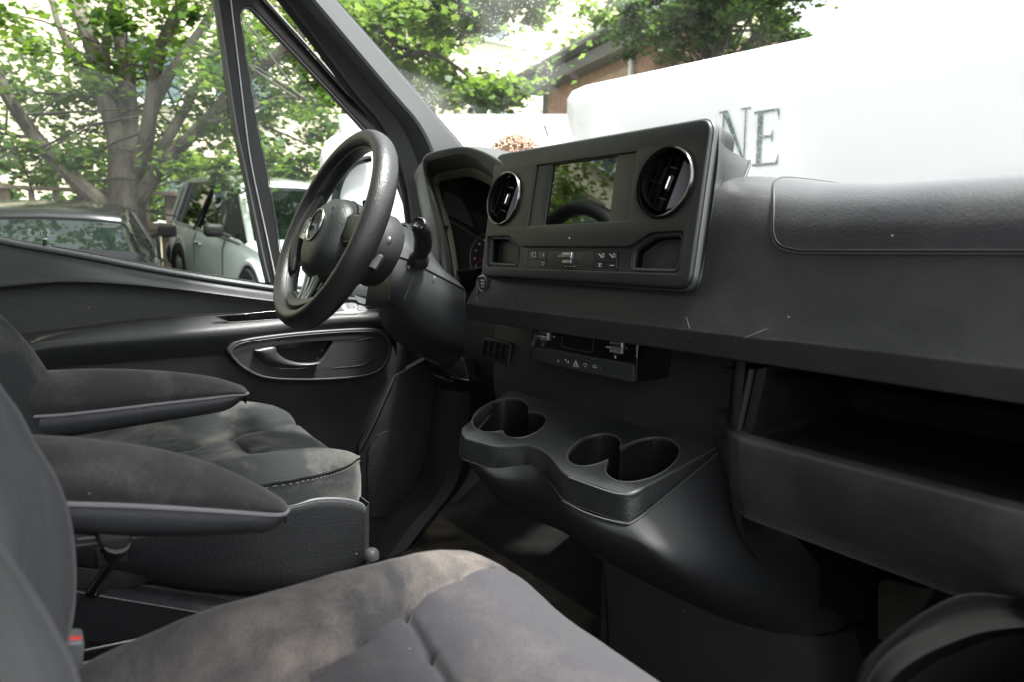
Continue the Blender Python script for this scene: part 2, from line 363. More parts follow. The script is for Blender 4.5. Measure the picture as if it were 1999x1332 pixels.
M['barkd'] = rough2('dark_bark', (.03, .026, .024), (.09, .08, .07), 6, .9, .7, .03, (1, 1, .25))
M['leaf'] = leafm('maple_leaf', (.036, .080, .020), (.095, .155, .042), .5)
M['leafl'] = leafm('pale_leaf', (.05, .105, .03), (.10, .165, .055), .5)
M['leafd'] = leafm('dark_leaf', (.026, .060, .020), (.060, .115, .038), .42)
M['wood'] = rough2('fence_wood', (.20, .155, .12), (.38, .31, .25), 4, .9, .4, .006, (5, 5, .5))
M['cream'] = rough2('cream_brick', (.62, .54, .40), (.76, .68, .54), 3, .9, .2, .01)
M['brick'] = rough2('red_brick', (.32, .18, .14), (.46, .29, .24), 6, .9, .3, .01)
M['roof'] = rough2('grey_roof', (.24, .25, .27), (.34, .35, .37), 5, .9, .3, .02)
M['asphalt'] = rough2('asphalt', (.045, .045, .045), (.075, .075, .072), 6, .9, .3, .01)
M['grass'] = rough2('grass_ground', (.05, .08, .025), (.10, .13, .05), 8, .95, .5, .02)
M['carpet'] = rough2('dark_carpet', (.010, .010, .010), (.022, .022, .02), 40, .95, .4, .004)
M['liner'] = plastic('headliner', (.09, .09, .09), .8, 900, .1, .1)

NX = Vector((1, 0, 0)); NY = Vector((0, -1, 0)); NZ = Vector((0, 0, 1))

# ================================================================ GROUND AND OUTDOORS
def gz(x, y=0):                       # the lot rises gently away from the van's left side
    return max(0.0, min(1.1, (-x-3.0)*.105))
rows = []
for i in range(41):
    x = 60-i*3.5 if i < 17 else 0.5-(i-17)*1.1
    rows.append([Vector((x, y, gz(x)+noise.noise(Vector((x*.3, y*.3, 0)))*.01)) for y in range(-60, 101, 8)])
rows.append([Vector((-140, y, 1.1)) for y in range(-60, 101, 8)])
part('ground', grid(rows), M['grass'], kind='structure')
rows = [[Vector((x, y, gz(x)+.016)) for y in (-25, -10, 0, 10, 20)] for x in (24, 10, 3, -3, -5, -8, -10.6)]
part('parking_lot', grid(rows), M['asphalt'], kind='structure')

# ---- white vans ahead of the windscreen
GL = {'E': [[(.10, 0), (.27, 0), (.27, 1), (.10, 1)], [(-.02, .955), (.80, .955), (.80, 1), (-.02, 1)], [(.74, .955), (.80, .80), (.82, .80), (.80, 1)], [(.27, .50), (.60, .50), (.60, .545), (.27, .545)], [(.57, .50), (.61, .41), (.63, .41), (.63, .63), (.61, .63), (.57, .545)], [(-.02, 0), (.82, 0), (.86, .20), (.84, .20), (.76, .045), (-.02, .045)]],
      'N': [[(.08, 0), (.125, 0), (.125, .93), (.08, .93)], [(-.06, .96), (.20, .96), (.20, 1), (-.06, 1)], [(.04, 1), (.24, 1), (.92, .0), (.86, 0)], [(.86, 0), (.905, 0), (.905, 1), (.86, 1)], [(.72, .965), (1.06, .965), (1.06, 1), (.72, 1)], [(-.04, 0), (.24, 0), (.24, .035), (-.04, .035)]]}
def glyph(ch, c, ex, ey, s):
    ms = []
    en = ex.cross(ey).normalized()
    for k, P in enumerate(GL[ch]):
        pts = [c+ex*(x-.45)*s*.66+ey*(y-.5)*s*1.15+en*(.001+.0004*k) for x, y in P]; ms.append((pts, [tuple(range(len(pts)))]))
    return join(*ms)
def big_van():
    a = Vector((-3.73, 3.28, 0)); b = Vector((-1.66, 3.66, 0)); dx = (b-a).normalized(); dn = Vector((dx.y, -dx.x, 0))   # dn faces our van
    t = thing('parked_van', 'big white high-roof van parked across the windscreen, with dark serif letters on its side', 'van', a)
    # the side is a cross-section swept along the body, rounding inwards at the roof; end rounded in plan
    prof = [(0.00, .35), (.0, .9), (.0, 1.6), (.005, 2.1), (.02, 2.32), (.05, 2.42), (.12, 2.485), (.25, 2.515), (.9, 2.54), (1.9, 2.5), (2.0, 2.2), (2.0, .35)]
    rows = []
    for s, ins, dz in ((-.02, .30, -.16), (.02, .16, -.06), (.10, .06, -.02), (.22, .015, 0), (.45, 0, 0), (2.5, 0, 0), (6.0, 0, .0)):
        rows.append([a+dx*(s-.34 if s < 1 else s)-dn*(min(max(q, ins), 2.0-ins))+Vector((0, 0, z+dz*(z/2.5)**3)) for q, z in prof])
    part('body', grid(rows), M['white'], t, ang=60)
    # lettering: ...NE
    for ch, px, py, sz in (('N', 1430, 266, .36), ('E', 1498, 268, .36)):
        c = V(px, py, pl=(a+dn*.004, dn))
        part('letter', glyph(ch, c, dx, NZ, .27), M['lettering'], t, smooth=False, fix=False)
    c = V(1065, 257, pl=(a+dn*.004, dn))
    return t
M['lettering'] = rough2('worn_lettering', (.05, .08, .085), (.26, .32, .33), 40, .6, 0, .001, (1, 1, 1.5), lo=.48, hi=.60)
fs_font = None
big_van()
def far_van():
    c0 = V(880, 212, d=5.6); c1 = V(1125, 212, d=5.6); zt = c0.z
    ex = (c1-c0); ex.z = 0; ex.normalize(); en = Vector((ex.y, -ex.x, 0)); b = Vector((c0.x, c0.y, 0))-ex*1.0
    t = thing('parked_van', 'plain white van parked beyond the person, its flat roof just above the instrument hood', 'van', b)
    prof = [(0, .4), (0, 1.6), (.02, zt-.2), (.05, zt-.08), (.12, zt-.02), (.3, zt+.01), (1.6, zt+.01), (1.9, zt-.15), (1.95, .4)]
    rows = [[b+ex*s-en*(min(max(q, i), 1.95-i))+NZ*z for q, z in prof] for s, i in ((0, .3), (.06, .1), (.2, 0), (2.3, 0), (2.75, .0), (2.95, .12), (3.0, .35))]
    part('body', grid(rows), M['white'], t, ang=60)
    part('bumper', box(b+ex*1.5-en*.9+NZ*.35, (2.6, 1.7, .25), (ex, en, NZ)), M['black'], t)
    # one mark of print on its flank
    m = V(1065, 257, pl=(b+en*.01, en))
    part('print_mark', slab(rpoly([m+ex*-.02+NZ*.05, m+ex*.0+NZ*.06, m+ex*.03-NZ*.04, m+ex*.01-NZ*.03], .004), en, .002, 0), M['lettering'], t)
far_van()

# ---- person standing between the vans
def skin_body(name, verts, edges, radii, mat, parent, root=0, sub=2):
    base = parent.location
    me = bpy.data.meshes.new(name); me.from_pydata([tuple(Vector(v)-base) for v in verts], edges, [])
    o = bpy.data.objects.new(name, me); COL.objects.link(o); o.parent = parent; me.materials.append(mat)
    sk = o.modifiers.new('skin', 'SKIN')
    for i, r in enumerate(radii):
        d = me.skin_vertices[0].data[i]; d.radius = r if isinstance(r, tuple) else (r, r); d.use_root = (i == root)
    sk.use_smooth_shade = True
    s = o.modifiers.new('sub', 'SUBSURF'); s.levels = s.render_levels = sub
    return o
def person():
    top = V(1000, 262, d=2.45); c = Vector((top.x, top.y, 0))
    t = thing('person', 'person with short curly light brown hair standing in front of the windscreen', 'person', c)
    fwd = Vector((.25, .97, 0)); sx = Vector((fwd.y, -fwd.x, 0)); h = top.z-.02
    def q(a, b, z): return c+sx*a+fwd*b+NZ*z
    skin = plain('skin', (.42, .25, .18), .5); coat = rough2('dark_jacket', (.03, .035, .05), (.06, .065, .08), 20, .9, .3, .004); jeans = rough2('jeans', (.03, .04, .07), (.06, .08, .12), 30, .9, .3, .003)
    vs = [q(0, 0, .93), q(0, 0, 1.08), q(0, -.01, 1.27), q(0, -.01, h-.31), q(0, 0, h-.22), q(0, .01, h-.17),
          q(.16, -.01, h-.34), q(.22, 0, h-.62), q(.23, .05, h-.86), q(-.16, -.01, h-.34), q(-.22, 0, h-.62), q(-.23, .05, h-.86),
          q(.09, 0, .86), q(.10, .01, .48), q(.10, -.02, .10), q(.10, .12, .05), q(-.09, 0, .86), q(-.10, .01, .48), q(-.10, -.02, .10), q(-.10, .12, .05)]
    es = [(0, 1), (1, 2), (2, 3), (3, 4), (4, 5), (3, 6), (6, 7), (7, 8), (3, 9), (9, 10), (10, 11), (0, 12), (12, 13), (13, 14), (14, 15), (0, 16), (16, 17), (17, 18), (18, 19)]
    ra = [(.15, .10), (.14, .10), (.16, .11), (.12, .09), .055, .05, .07, .05, .035, .07, .05, .035, .09, .06, .045, .04, .09, .06, .045, .04]
    skin_body('body', vs, es, ra, coat, t)
    # head with brow, nose, chin, ears
    hc = q(0, .015, h-.115); bm = bmesh.new(); bmesh.ops.create_uvsphere(bm, u_segments=28, v_segments=20, radius=1)
    for v in bm.verts:
        p = v.co.copy(); f = p.y; x, y, z = p.x*.076, p.y*.095, p.z*.115
        if p.z < -.1: x *= 1+.28*p.z; y *= 1+.12*p.z
        if f > .75 and abs(p.x) < .16 and -.35 < p.z < .1: y += .022*(1-abs(p.x)/.16)
        if f > .6 and abs(abs(p.x)-.38) < .16 and abs(p.z-.08) < .12: y -= .008
        v.co = hc+sx*x+fwd*y+NZ*z
    me = bpy.data.meshes.new('head'); 
    vs = [v.co.copy() for v in bm.verts]; bm.verts.index_update(); fs = [tuple(v.index for v in f.verts) for f in bm.faces]; bm.free()
    hd = part('head', (vs, fs), skin, t)
    for s in (-1, 1):
        part('ear', lathe([(.001, .006), (.02, .008), (.03, 0), (.02, -.01)], hc+sx*s*.078-NZ*.01, (fwd*.6, NZ, sx*s), 12), skin, hd)
        part('eye', lathe([(.001, .012), (.008, .009), (.012, 0)], hc+sx*s*.029+fwd*.083+NZ*.01, (sx, NZ, fwd), 12), plain('eye_white', (.6, .6, .58), .2), hd)
    part('mouth', tube([hc+sx*-.022+fwd*.087-NZ*.05, hc+fwd*.094-NZ*.052, hc+sx*.022+fwd*.087-NZ*.05], .004), plain('lips', (.35, .14, .12), .5), hd)
    for s in (-1, 1):   # hands with fingers
        hp = q(s*.23, .06, h-.90); me_v = [hp, hp+Vector((0, 0, -.07))]; ed = [(0, 1)]; rr = [(.022, .035), (.014, .036)]
        for k in range(4):
            bse = len(me_v); off = fwd*(.028-.019*k)
            me_v += [hp+off+NZ*-.085, hp+off+NZ*-.115-sx*s*.008, hp+off+NZ*-(.145-.006*abs(k-1.5))-sx*s*.022]; ed += [(1, bse), (bse, bse+1), (bse+1, bse+2)]; rr += [.0095, .009, .008]
        bse = len(me_v); me_v += [hp+fwd*.045+NZ*-.045, hp+fwd*.055+NZ*-.085]; ed += [(0, bse), (bse, bse+1)]; rr += [.011, .009]
        skin_body('hand', me_v, ed, rr, skin, t, sub=1)
    # curly hair: short bent locks rooted over the crown
    hv, hf = [], []; rnd = random.Random(3)
    for i in range(1100):
        a = rnd.uniform(0, 2*math.pi); z = rnd.uniform(-.45, 1); 
        if z < .25 and math.sin(a) > .25: continue
        k = math.sqrt(max(0, 1-z*z)); nrm = (sx*math.cos(a)*k+fwd*math.sin(a)*k+NZ*z)
        p = hc+sx*math.cos(a)*k*.082+fwd*math.sin(a)*k*.10+NZ*(z*.118+.004)
        t1 = nrm.cross(Vector((rnd.uniform(-1, 1), rnd.uniform(-1, 1), rnd.uniform(-1, 1)))).normalized(); L = rnd.uniform(.012, .026)
        pts = [p, p+nrm*.008+t1*L*.5, p+nrm*.013+t1*L, p+nrm*.004+t1*L*1.4]
        v, f = tube(pts, [.0035, .0035, .003, .001], 4, False); o = len(hv); hv += v; hf += [tuple(j+o for j in q_) for q_ in f]
    hair = rough2('light_brown_hair', (.30, .19, .13), (.55, .40, .29), 60, .55, .2, .002)
    hr = part('hair', (hv, hf), hair, hd, fix=False)
person()

# ---- cars
def car(name, label, rc, head, Lc, Wc, H, belt, paint, suv=True, corner=0):
    """rc: ground point of the rear (for heading h) corner; local frame: s along heading, q across (+ = left of heading)"""
    h = Vector((head.x, head.y, 0)).normalized(); sl = (gz((rc+h*Lc).x)-gz(rc.x))/Lc
    hs_ = Vector((h.x, h.y, sl)).normalized(); q_ = Vector((-h.y, h.x, 0)); up = hs_.cross(q_)*1; up = up if up.z > 0 else -up
    O = Vector((rc.x, rc.y, gz(rc.x)+.02)); t = thing(name, label, 'car', O)
    def P(s, q, z): return O+hs_*s+q_*q+up*z
    hw = Wc/2
    if corner: O = O+q_*hw*corner; t.location = O
    # lower body: stations (s, halfwidth, z of shoulder, crown z)
    st = [(0, .80, .62, .70), (.03, .90, .86, .92), (.18, .97, belt-.02, belt+.0), (.7, 1, belt, belt+.01), (Lc*.45, 1, belt-.015, belt), (Lc*.66, 1, belt-.03, belt+.01),
          (Lc*.74, .99, belt-.06, belt+.0), (Lc*.9, .95, belt-.14, belt-.09), (Lc*.97, .86, belt-.22, belt-.18), (Lc, .74, .60, .62)]
    rows = []
    for s, wd, zs, zc in st:
        w2 = hw*wd; r = [(-w2*.93, .24), (-w2, .34), (-w2*1.0, .55), (-w2*.985, (zs+.55)/2+.05), (-w2*.955, zs), (-w2*.86, zc+.005), (0, zc+.03)]
        r = r+[(-a, b) for a, b in r[:-1]][::-1]
        rows.append([P(s, a, b) for a, b in r])
    rows = [[P(.02, 0, .5)]*len(rows[0])]+[[p.lerp(P(0, 0, .5), .12)+hs_*.02*0 for p in rows[0]]]+rows+[[p.lerp(P(Lc, 0, .45), .12) for p in rows[-1]], [P(Lc-.02, 0, .45)]*len(rows[0])]
    body = part('body', grid(rows, 2, 3), paint, t, ang=50)
    part('bumper', tube(cr([P(.30, -hw*.98, .48), P(.0, -hw*.85, .48), P(-.07, -hw*.4, .5), P(-.07, hw*.4, .5), P(.0, hw*.85, .48), P(.30, hw*.98, .48)], 5), .09, 8, flat=(1.5, .6)), M['rubber'], t)
    part('underbody', box(P(Lc/2, 0, .28), (Lc*.92, Wc*.84, .14), (hs_, q_, up)), M['black'], t)
    # greenhouse
    if suv: gs_ = [(.10, belt, .90, 0), (.30, H-.12, .78, 1), (.55, H-.02, .74, 1), (Lc*.35, H+.02, .74, 1), (Lc*.52, H-.02, .73, 1), (Lc*.575, H-.08, .72, 1), (Lc*.75, belt-.02, .88, 0)]
    else: gs_ = [(.12, belt-.02, .86, 0), (.75, H-.10, .72, 1), (1.0, H-.03, .70, 1), (Lc*.40, H, .70, 1), (Lc*.50, H-.04, .69, 1), (Lc*.54, H-.10, .68, 1), (Lc*.73, belt-.02, .86, 0)]
    # cabin glass body (dark) then roof skin and pillars over it
    low = [P(s, 0, 0) for s, *_ in gs_]
    def gp(s, q, z): return P(s, q, z)
    rt = []
    for s, z, wd, f in gs_:
        rt.append([gp(s, -hw*wd, z-.03 if f else z-.02), gp(s, -hw*wd*.93, z), gp(s, -hw*wd*.5, z+.022), gp(s, 0, z+.03), gp(s, hw*wd*.5, z+.022), gp(s, hw*wd*.93, z), gp(s, hw*wd, z-.03 if f else z-.02)])
    cab = part('cabin_glass', grid(rt, 1, 1), M['carwin'], t, ang=70)
    # roof skin covers only the roof stations
    part('roof', grid([[p+up*.008 for p in r] for r in rt[1:6]], 1, 1), paint, t, solid=.01)
    for sg in (-1, 1):
        # side glass: polygon between roof edge and belt
        lo = []; hi = []
        for s, z, wd, f in gs_: hi.append(gp(s, sg*hw*wd, z-.03 if f else z-.02)); lo.append(gp(s, sg*hw*.95, belt-.03))
        part('side_glass', grid([hi, lo]), M['carwin'], t)
        off = q_*sg*.012
        rf = [p+off for p in hi[1:6]]
        part('roof_frame', tube([hi[0]+off]+rf+[hi[6]+off], .030, 6, flat=(1, .6)), paint, t)
        for s0 in ((.34 if suv else .9), Lc*.36, Lc*.355+.02 if False else Lc*.56):
            pass
        for s0, s1, wd in ((.62, .42, .035), (Lc*.37, Lc*.36, .032)):
            part('window_pillar', tube([P(s0-.12, sg*hw*.955, belt-.02)+off, P(s1+.12, sg*hw*.75, H-.06)+off], wd, 6, flat=(.5, 1)), paint if s0 < 1 else M['black'], t)
        part('belt_trim', tube([P(.2, sg*hw*.965, belt+.0), P(Lc*.45, sg*hw*.965, belt-.01), P(Lc*.72, sg*hw*.95, belt-.04)], .012, 6), M['satin'], t)
        if suv: part('roof_rail', tube(cr([P(.35, sg*hw*.70, H-.05), P(.5, sg*hw*.70, H+.06), P(Lc*.3, sg*hw*.70, H+.09), P(Lc*.5, sg*hw*.69, H+.05), P(Lc*.54, sg*hw*.69, H-.03)], 4), .018, 6), M['satin'], t)
        m = P(Lc*.63, sg*(hw+.10), belt+.07)
        mi = part('wing_mirror', box(m, (.12, .20, .14), (hs_, q_, up)), M['black'], t, bevel=.045)
        part('mirror_glass', box(m-hs_*.062, (.004, .15, .10), (hs_, q_, up)), M['carwin'], mi)
        part('mirror_arm', tube([P(Lc*.645, sg*hw*.92, belt), m], .022, 6), M['black'], mi)
        for sd0 in (Lc*.40, Lc*.205):
            part('door_handle', tube(cr([P(sd0-.09, sg*hw*.985, belt-.15), P(sd0-.07, sg*hw*1.03, belt-.15), P(sd0+.07, sg*hw*1.03, belt-.155), P(sd0+.09, sg*hw*.985, belt-.155)], 3), .016, 6), M['chrome'] if suv else paint, t)
        for sd0 in (Lc*.36, Lc*.62):
            part('door_seam', tube([P(sd0, sg*hw*.97, belt-.04), P(sd0-.01, sg*hw*1.002, .8), P(sd0-.02, sg*hw*1.003, .5), P(sd0-.02, sg*hw*.985, .34)], .005, 4), M['black'], t)
        for s0 in (Lc*.19, Lc*.81):
            c = P(s0, sg*(hw-.10), .35); fr = (hs_, up, q_*sg)
            wh = part('wheel', lathe([(.20, .11), (.33, .125), (.35, .09), (.35, -.10), (.2, -.1)], c, fr, 28), M['tyre'], t)
            part('rim', lathe([(.001, .085), (.06, .10), (.09, .07), (.19, .09), (.215, .12), (.205, .02)], c, fr, 20), M['satin'], wh)
            part('arch', tube([c+q_*sg*.075+(hs_*math.cos(a)+up*math.sin(a))*.40 for a in [math.pi*k/12 for k in range(13)]], .035, 6, flat=(1, .9)), M['black'] if not suv else paint, t)
            part('arch_well', lathe([(.001, .092), (.385, .092), (.385, 0)], c, fr, 24), M['black'], t)
    # ends
    rg = [gp(.085, -hw*.80, belt+.03), gp(.085, hw*.80, belt+.03), gp(.27 if suv else .68, hw*.70, H-.15), gp(.27 if suv else .68, -hw*.70, H-.15)]
    n_ = newell(rg); n_ = n_ if n_.dot(hs_) < 0 else -n_
    part('rear_window', slab([p+n_*.02 for p in rpoly(rg, .06)], n_, .02, .004), M['carwin'], t)
    cl = (rg[2]+rg[3])*.5+n_*.035-up*.03
    part('brake_light', box(cl, (.62, .03, .022), (q_, n_, up)), M['red'], t)
    part('rear_frame', loopt([p+n_*.012 for p in rpoly(rg, .06)], .022, 6), paint if not suv else M['black'], t)
    wg = [gp(Lc*.735, -hw*.80, belt+.0), gp(Lc*.735, hw*.80, belt+.0), gp(Lc*.585, hw*.66, H-.11), gp(Lc*.585, -hw*.66, H-.11)]
    n2 = newell(wg); n2 = n2 if n2.dot(hs_) > 0 else -n2
    ws = part('windscreen', slab([p+n2*.03 for p in rpoly(wg, .05)], n2, .02, .004), M['carwin'], t)
    for sg in (-1, 1):
        part('a_pillar', tube([gp(Lc*.745, sg*hw*.87, belt-.02)+n2*.01, gp(Lc*.58, sg*hw*.72, H-.09)+n2*.012], .035, 6), paint, t)
        part('headlight', lathe([(.001, .03), (.08, .02), (.12, -.02)], P(Lc*.965, sg*hw*.68, .70), frame(hs_), 16), M['chrome'], t)
        part('tail_light', box(P(.06, sg*hw*.80, belt-.14), (.10, .16, .22), (hs_, q_, up)), M['red'], t, bevel=.02)
    part('grille', box(P(Lc*.985, 0, .62), (.05, .9, .22), (hs_, q_, up)), M['black'], t, bevel=.02)
    if suv:
        c = (wg[0]*.62+wg[1]*.38)+n2*.045+up*.20-hs_*.05
        a1 = q_; a2 = (wg[2]-wg[1]).normalized()
        c = (wg[0]+wg[1])*.5+q_*.0+n2*.045
        for k in (0,): part('paper_sheet', slab([c+q_*(a+PSH)+a2*b for a, b in ((-.14, .05), (.14, .05), (.14, .30), (-.14, .30))], n2, .004, 0), M['paper'], t, label='white sheet of paper inside the windscreen')
    return t
def gpos(px, d):
    v = F_ + R_*((px-999.5)/FPX); p = CAM+v*d; return Vector((p.x, p.y, 0))
PSH = .35
a = gpos(330, 9.6); b = gpos(535, 6.3)
car('suv', 'silver SUV with roof rails and a paper sheet behind its windscreen', a, b-a, 4.35, 1.85, 1.52, .93, M['silver'], True, 1)
hb = -(b-a).normalized(); hb = Vector((hb.x*.95-hb.y*.31, hb.x*.31+hb.y*.95, 0))
rc = gpos(336, 6.9); 
qq = Vector((-hb.y, hb.x, 0))
c0 = gpos(76, 5.3); hb = gpos(76, 9)-gpos(76, 5.3); hb.normalize(); hb = (hb+R_*.15).normalized()
car('hatchback', 'black hatchback seen from behind, red light strip in its rear window', c0, hb, 4.2, 1.75, 1.20, .82, M['blackpaint'], False)

# ---- fence: posts, rails and single boards
def fence():
    p0 = Vector((-10.6, -6, 0)); p1 = Vector((-10.9, 9.5, 0)); L = (p1-p0).length; ex = (p1-p0).normalized(); en = Vector((ex.y, -ex.x, 0)); g = gz(-10.7)
    t = thing('wooden_fence', 'weathered brown board fence with open top lattice behind the parked cars', 'fence', p0+NZ*g)
    bd = mesh('board', box(Vector((0, 0, 0)), (.125, .022, .78))); bd.materials.append(M['wood'])
    sp = mesh('spindle', box(Vector((0, 0, 0)), (.07, .022, .40))); sp.materials.append(M['wood'])
    rot = Matrix(((ex.x, en.x, 0), (ex.y, en.y, 0), (0, 0, 1))).to_4x4(); ang = math.atan2(ex.y, ex.x)
    n = int(L/.14); rnd = random.Random(5)
    for i in range(n):
        s = .07+i*.14
        o = bpy.data.objects.new('board', bd); COL.objects.link(o); o.parent = t; o.rotation_euler = (rnd.uniform(-.01, .01), rnd.uniform(-.012, .012), ang); o.location = ex*s+en*rnd.uniform(-.004, .004)+NZ*(.45+rnd.uniform(-.01, .01))
    for i in range(int(L/.26)):
        o = bpy.data.objects.new('spindle', sp); COL.objects.link(o); o.parent = t; o.rotation_euler = (0, 0, ang); o.location = ex*(.13+i*.26)+NZ*1.07
    for z in (.10, .84, 1.29):
        part('rail', box(p0+ex*L/2+NZ*(g+z)+en*(.03 if z != 1.29 else 0), (L, .05 if z != 1.29 else .14, .09 if z != 1.29 else .045), (ex, en, NZ)), M['wood'], t)
    for i in range(9):
        part('post', box(p0+ex*(i*L/8)+NZ*(g+.66)-en*.035, (.11, .09, 1.36), (ex, en, NZ)), M['wood'], t, bevel=.008)
fence()

# ---- buildings
def cream_building():
    X = -21; g = 1.1
    t = thing('apartment_building', 'sunlit cream brick building with pale framed windows behind the big tree', 'building', (X, 6, g))
    wall = [Vector((X, -26, g)), Vector((X, 30, g)), Vector((X, 30, g+13)), Vector((X, -26, g+13))]
    holes = []
    wins = []
    for zi, z in enumerate((g+1.0, g+4.2, g+7.6, g+10.4)):
        for y in (-16, -9.5, -3.9, 2.2, 4.6, 9.0, 13, 19):
            wins.append((y, z))
            holes.append([Vector((X, y, z)), Vector((X, y+1.7, z)), Vector((X, y+1.7, z+1.6)), Vector((X, y, z+1.6))])
    part('wall', slab(wall, NX, .3, 0, holes, 0), M['cream'], t)
    for y, z in wins:
        o = [Vector((X-.12, y, z)), Vector((X-.12, y+1.7, z)), Vector((X-.12, y+1.7, z+1.6)), Vector((X-.12, y, z+1.6))]
        i_ = [Vector((X-.12, y+.09, z+.09)), Vector((X-.12, y+1.61, z+.09)), Vector((X-.12, y+1.61, z+1.51)), Vector((X-.12, y+.09, z+1.51))]
        wf = part('window', slab(o, NX, .06, .01, [i_], .005), M['white'], t)
        part('pane', ([p+Vector((-.03, 0, 0)) for p in o], [(0, 1, 2, 3)]), M['winpane'], wf)
        part('mullion', box(Vector((X-.11, y+.85, z+.8)), (.05, .06, 1.45)), M['white'], wf)
        part('sill', box(Vector((X+.04, y+.85, z-.06)), (.2, 1.95, .10)), M['white'], wf)
    part('cornice', box(Vector((X+.1, 2, g+13.1)), (.5, 56.4, .3)), M['white'], t)
M['winpane'] = plain('window_pane', (.05, .09, .10), .05, coat=1)
cream_building()
def brick_building():
    c = V(1232, 120, d=15); a = V(1060, 112, d=17); b = V(1262, 62, d=13.2)
    ex = Vector((b.x-a.x, b.y-a.y, 0)).normalized(); en = Vector((ex.y, -ex.x, 0)); g = 0.4
    zt = (a.z+b.z)/2; base = Vector((a.x, a.y, g))
    t = thing('brick_building', 'red brick building with dark eaves and grey roof seen over the white vans', 'building', base)
    L = 4.9
    zt = b.z
    w0 = [base, base+ex*L, base+ex*L+NZ*(zt-g), base+NZ*(zt-g)]
    part('wall', slab(w0, en, .3, 0), M['brick'], t)
    part('side_wall', slab([base, base-en*9, base-en*9+NZ*(zt-g), base+NZ*(zt-g)], -ex, .3, 0), M['roof'], t)
    part('side_wall', slab([base+ex*L, base+ex*L-en*9, base+ex*L-en*9+NZ*(zt-g), base+ex*L+NZ*(zt-g)], ex, .3, 0), M['brick'], t)
    part('patch_wall', slab([p+en*.02 for p in (base+ex*2.3+NZ*2, base+ex*4.0+NZ*2, base+ex*4.0+NZ*(zt-g-.5), base+ex*2.3+NZ*(zt-g-.5))], en, .02, 0), M['cream2'], t, label='paler rendered brick area')
    part('eave', box(base+ex*(L/2)+en*.25+NZ*(zt-g+.08), (L+.5, .6, .16), (ex, en, NZ)), M['blackeave'], t)
    part('gutter', tube([base+ex*-.5+en*.60+NZ*(zt-g+.1), base+ex*(L+.3)+en*.60+NZ*(zt-g+.1)], .08, 8), M['grey'], t)
    part('soffit', box(base+ex*(L/2)+en*.2+NZ*(zt-g-.18), (L+.4, .5, .25), (ex, en, NZ)), M['grey'], t)
    r = [base+ex*-.3+en*.55+NZ*(zt-g+.2), base+ex*(L+.3)+en*.55+NZ*(zt-g+.2), base+ex*(L+.3)-en*4+NZ*(zt-g+1.4), base+ex*-.3-en*4+NZ*(zt-g+1.4)]
    part('roof', slab(r, newell(r) if newell(r).z > 0 else -newell(r), .15, 0), M['roof'], t)
    d = V(1232, 100, pl=(base+en*.08, en)); part('downpipe', tube([Vector((d.x, d.y, g)), Vector((d.x, d.y, zt))], .06, 8), M['white'], t)
    # low grey house to the left of it
    a2 = V(975, 190, d=20); b2 = V(1075, 150, d=19); g2 = a2
    t2 = thing('grey_house', 'low grey roofed house far left of the brick building', 'building', Vector((a2.x, a2.y, .4)))
    q0 = Vector((a2.x, a2.y, .4)); e2 = R_; n2 = Vector((e2.y, -e2.x, 0))
    part('wall', slab([q0, q0+e2*3, q0+e2*3+NZ*3.9, q0+NZ*3.9], n2, 4, 0), M['roof'], t2)
    rr = [q0-e2*.4+n2*.5+NZ*3.8, q0+e2*3.4+n2*.5+NZ*3.8, q0+e2*3.2-n2*2+NZ*5.7, q0+e2*.9-n2*2+NZ*5.7]
    part('roof', slab(rr, newell(rr) if newell(rr).z > 0 else -newell(rr), .1, 0), M['roof'], t2)
M['cream2'] = rough2('pale_brick', (.45, .30, .24), (.55, .40, .32), 3, .9, .3, .01, lo=.4, hi=.6)
M['blackeave'] = plain('dark_eave', (.12, .125, .13), .6)
brick_building()

# ---- trees
def leaves(n, centers, size, rnd, flat=.6):
    vs, fs = [], []
    shape = [(0, -.5), (.28, -.22), (.5, -.05), (.26, .12), (.2, .42), (0, .62), (-.2, .42), (-.26, .12), (-.5, -.05), (-.28, -.22)]
    for i in range(n):
        c, r = centers[i % len(centers)]
        p = c+Vector((rnd.gauss(0, .45), rnd.gauss(0, .45), rnd.gauss(0, .45*flat)))*r
        a = Vector((rnd.uniform(-1, 1), rnd.uniform(-1, 1), rnd.uniform(-.6, .6))).normalized(); nn = Vector((rnd.uniform(-.7, .7), rnd.uniform(-.7, .7), 1)).normalized()
        b = nn.cross(a).normalized(); s = size*rnd.uniform(.6, 1.25); o = len(vs); k = rnd.uniform(-.2, .2)
        for x, y in shape: vs.append(p+a*x*s+b*y*s+nn*abs(x)*k*s)
        fs.append(tuple(range(o, o+10)))
    return vs, fs
def limb(pts, r0, r1, rnd, d):
    P = [V(x, y, d=d+e) for x, y, e in pts]; c = cr(P, 6); m = len(c)
    c = [p+Vector((noise.noise(p*2.1), noise.noise(p*2.1+Vector((9, 0, 0))), 0))*.035 for p in c]
    return c, [(r0+(r1-r0)*k/(m-1))*(1+.12*noise.noise(c[k]*3)) for k in range(m)]
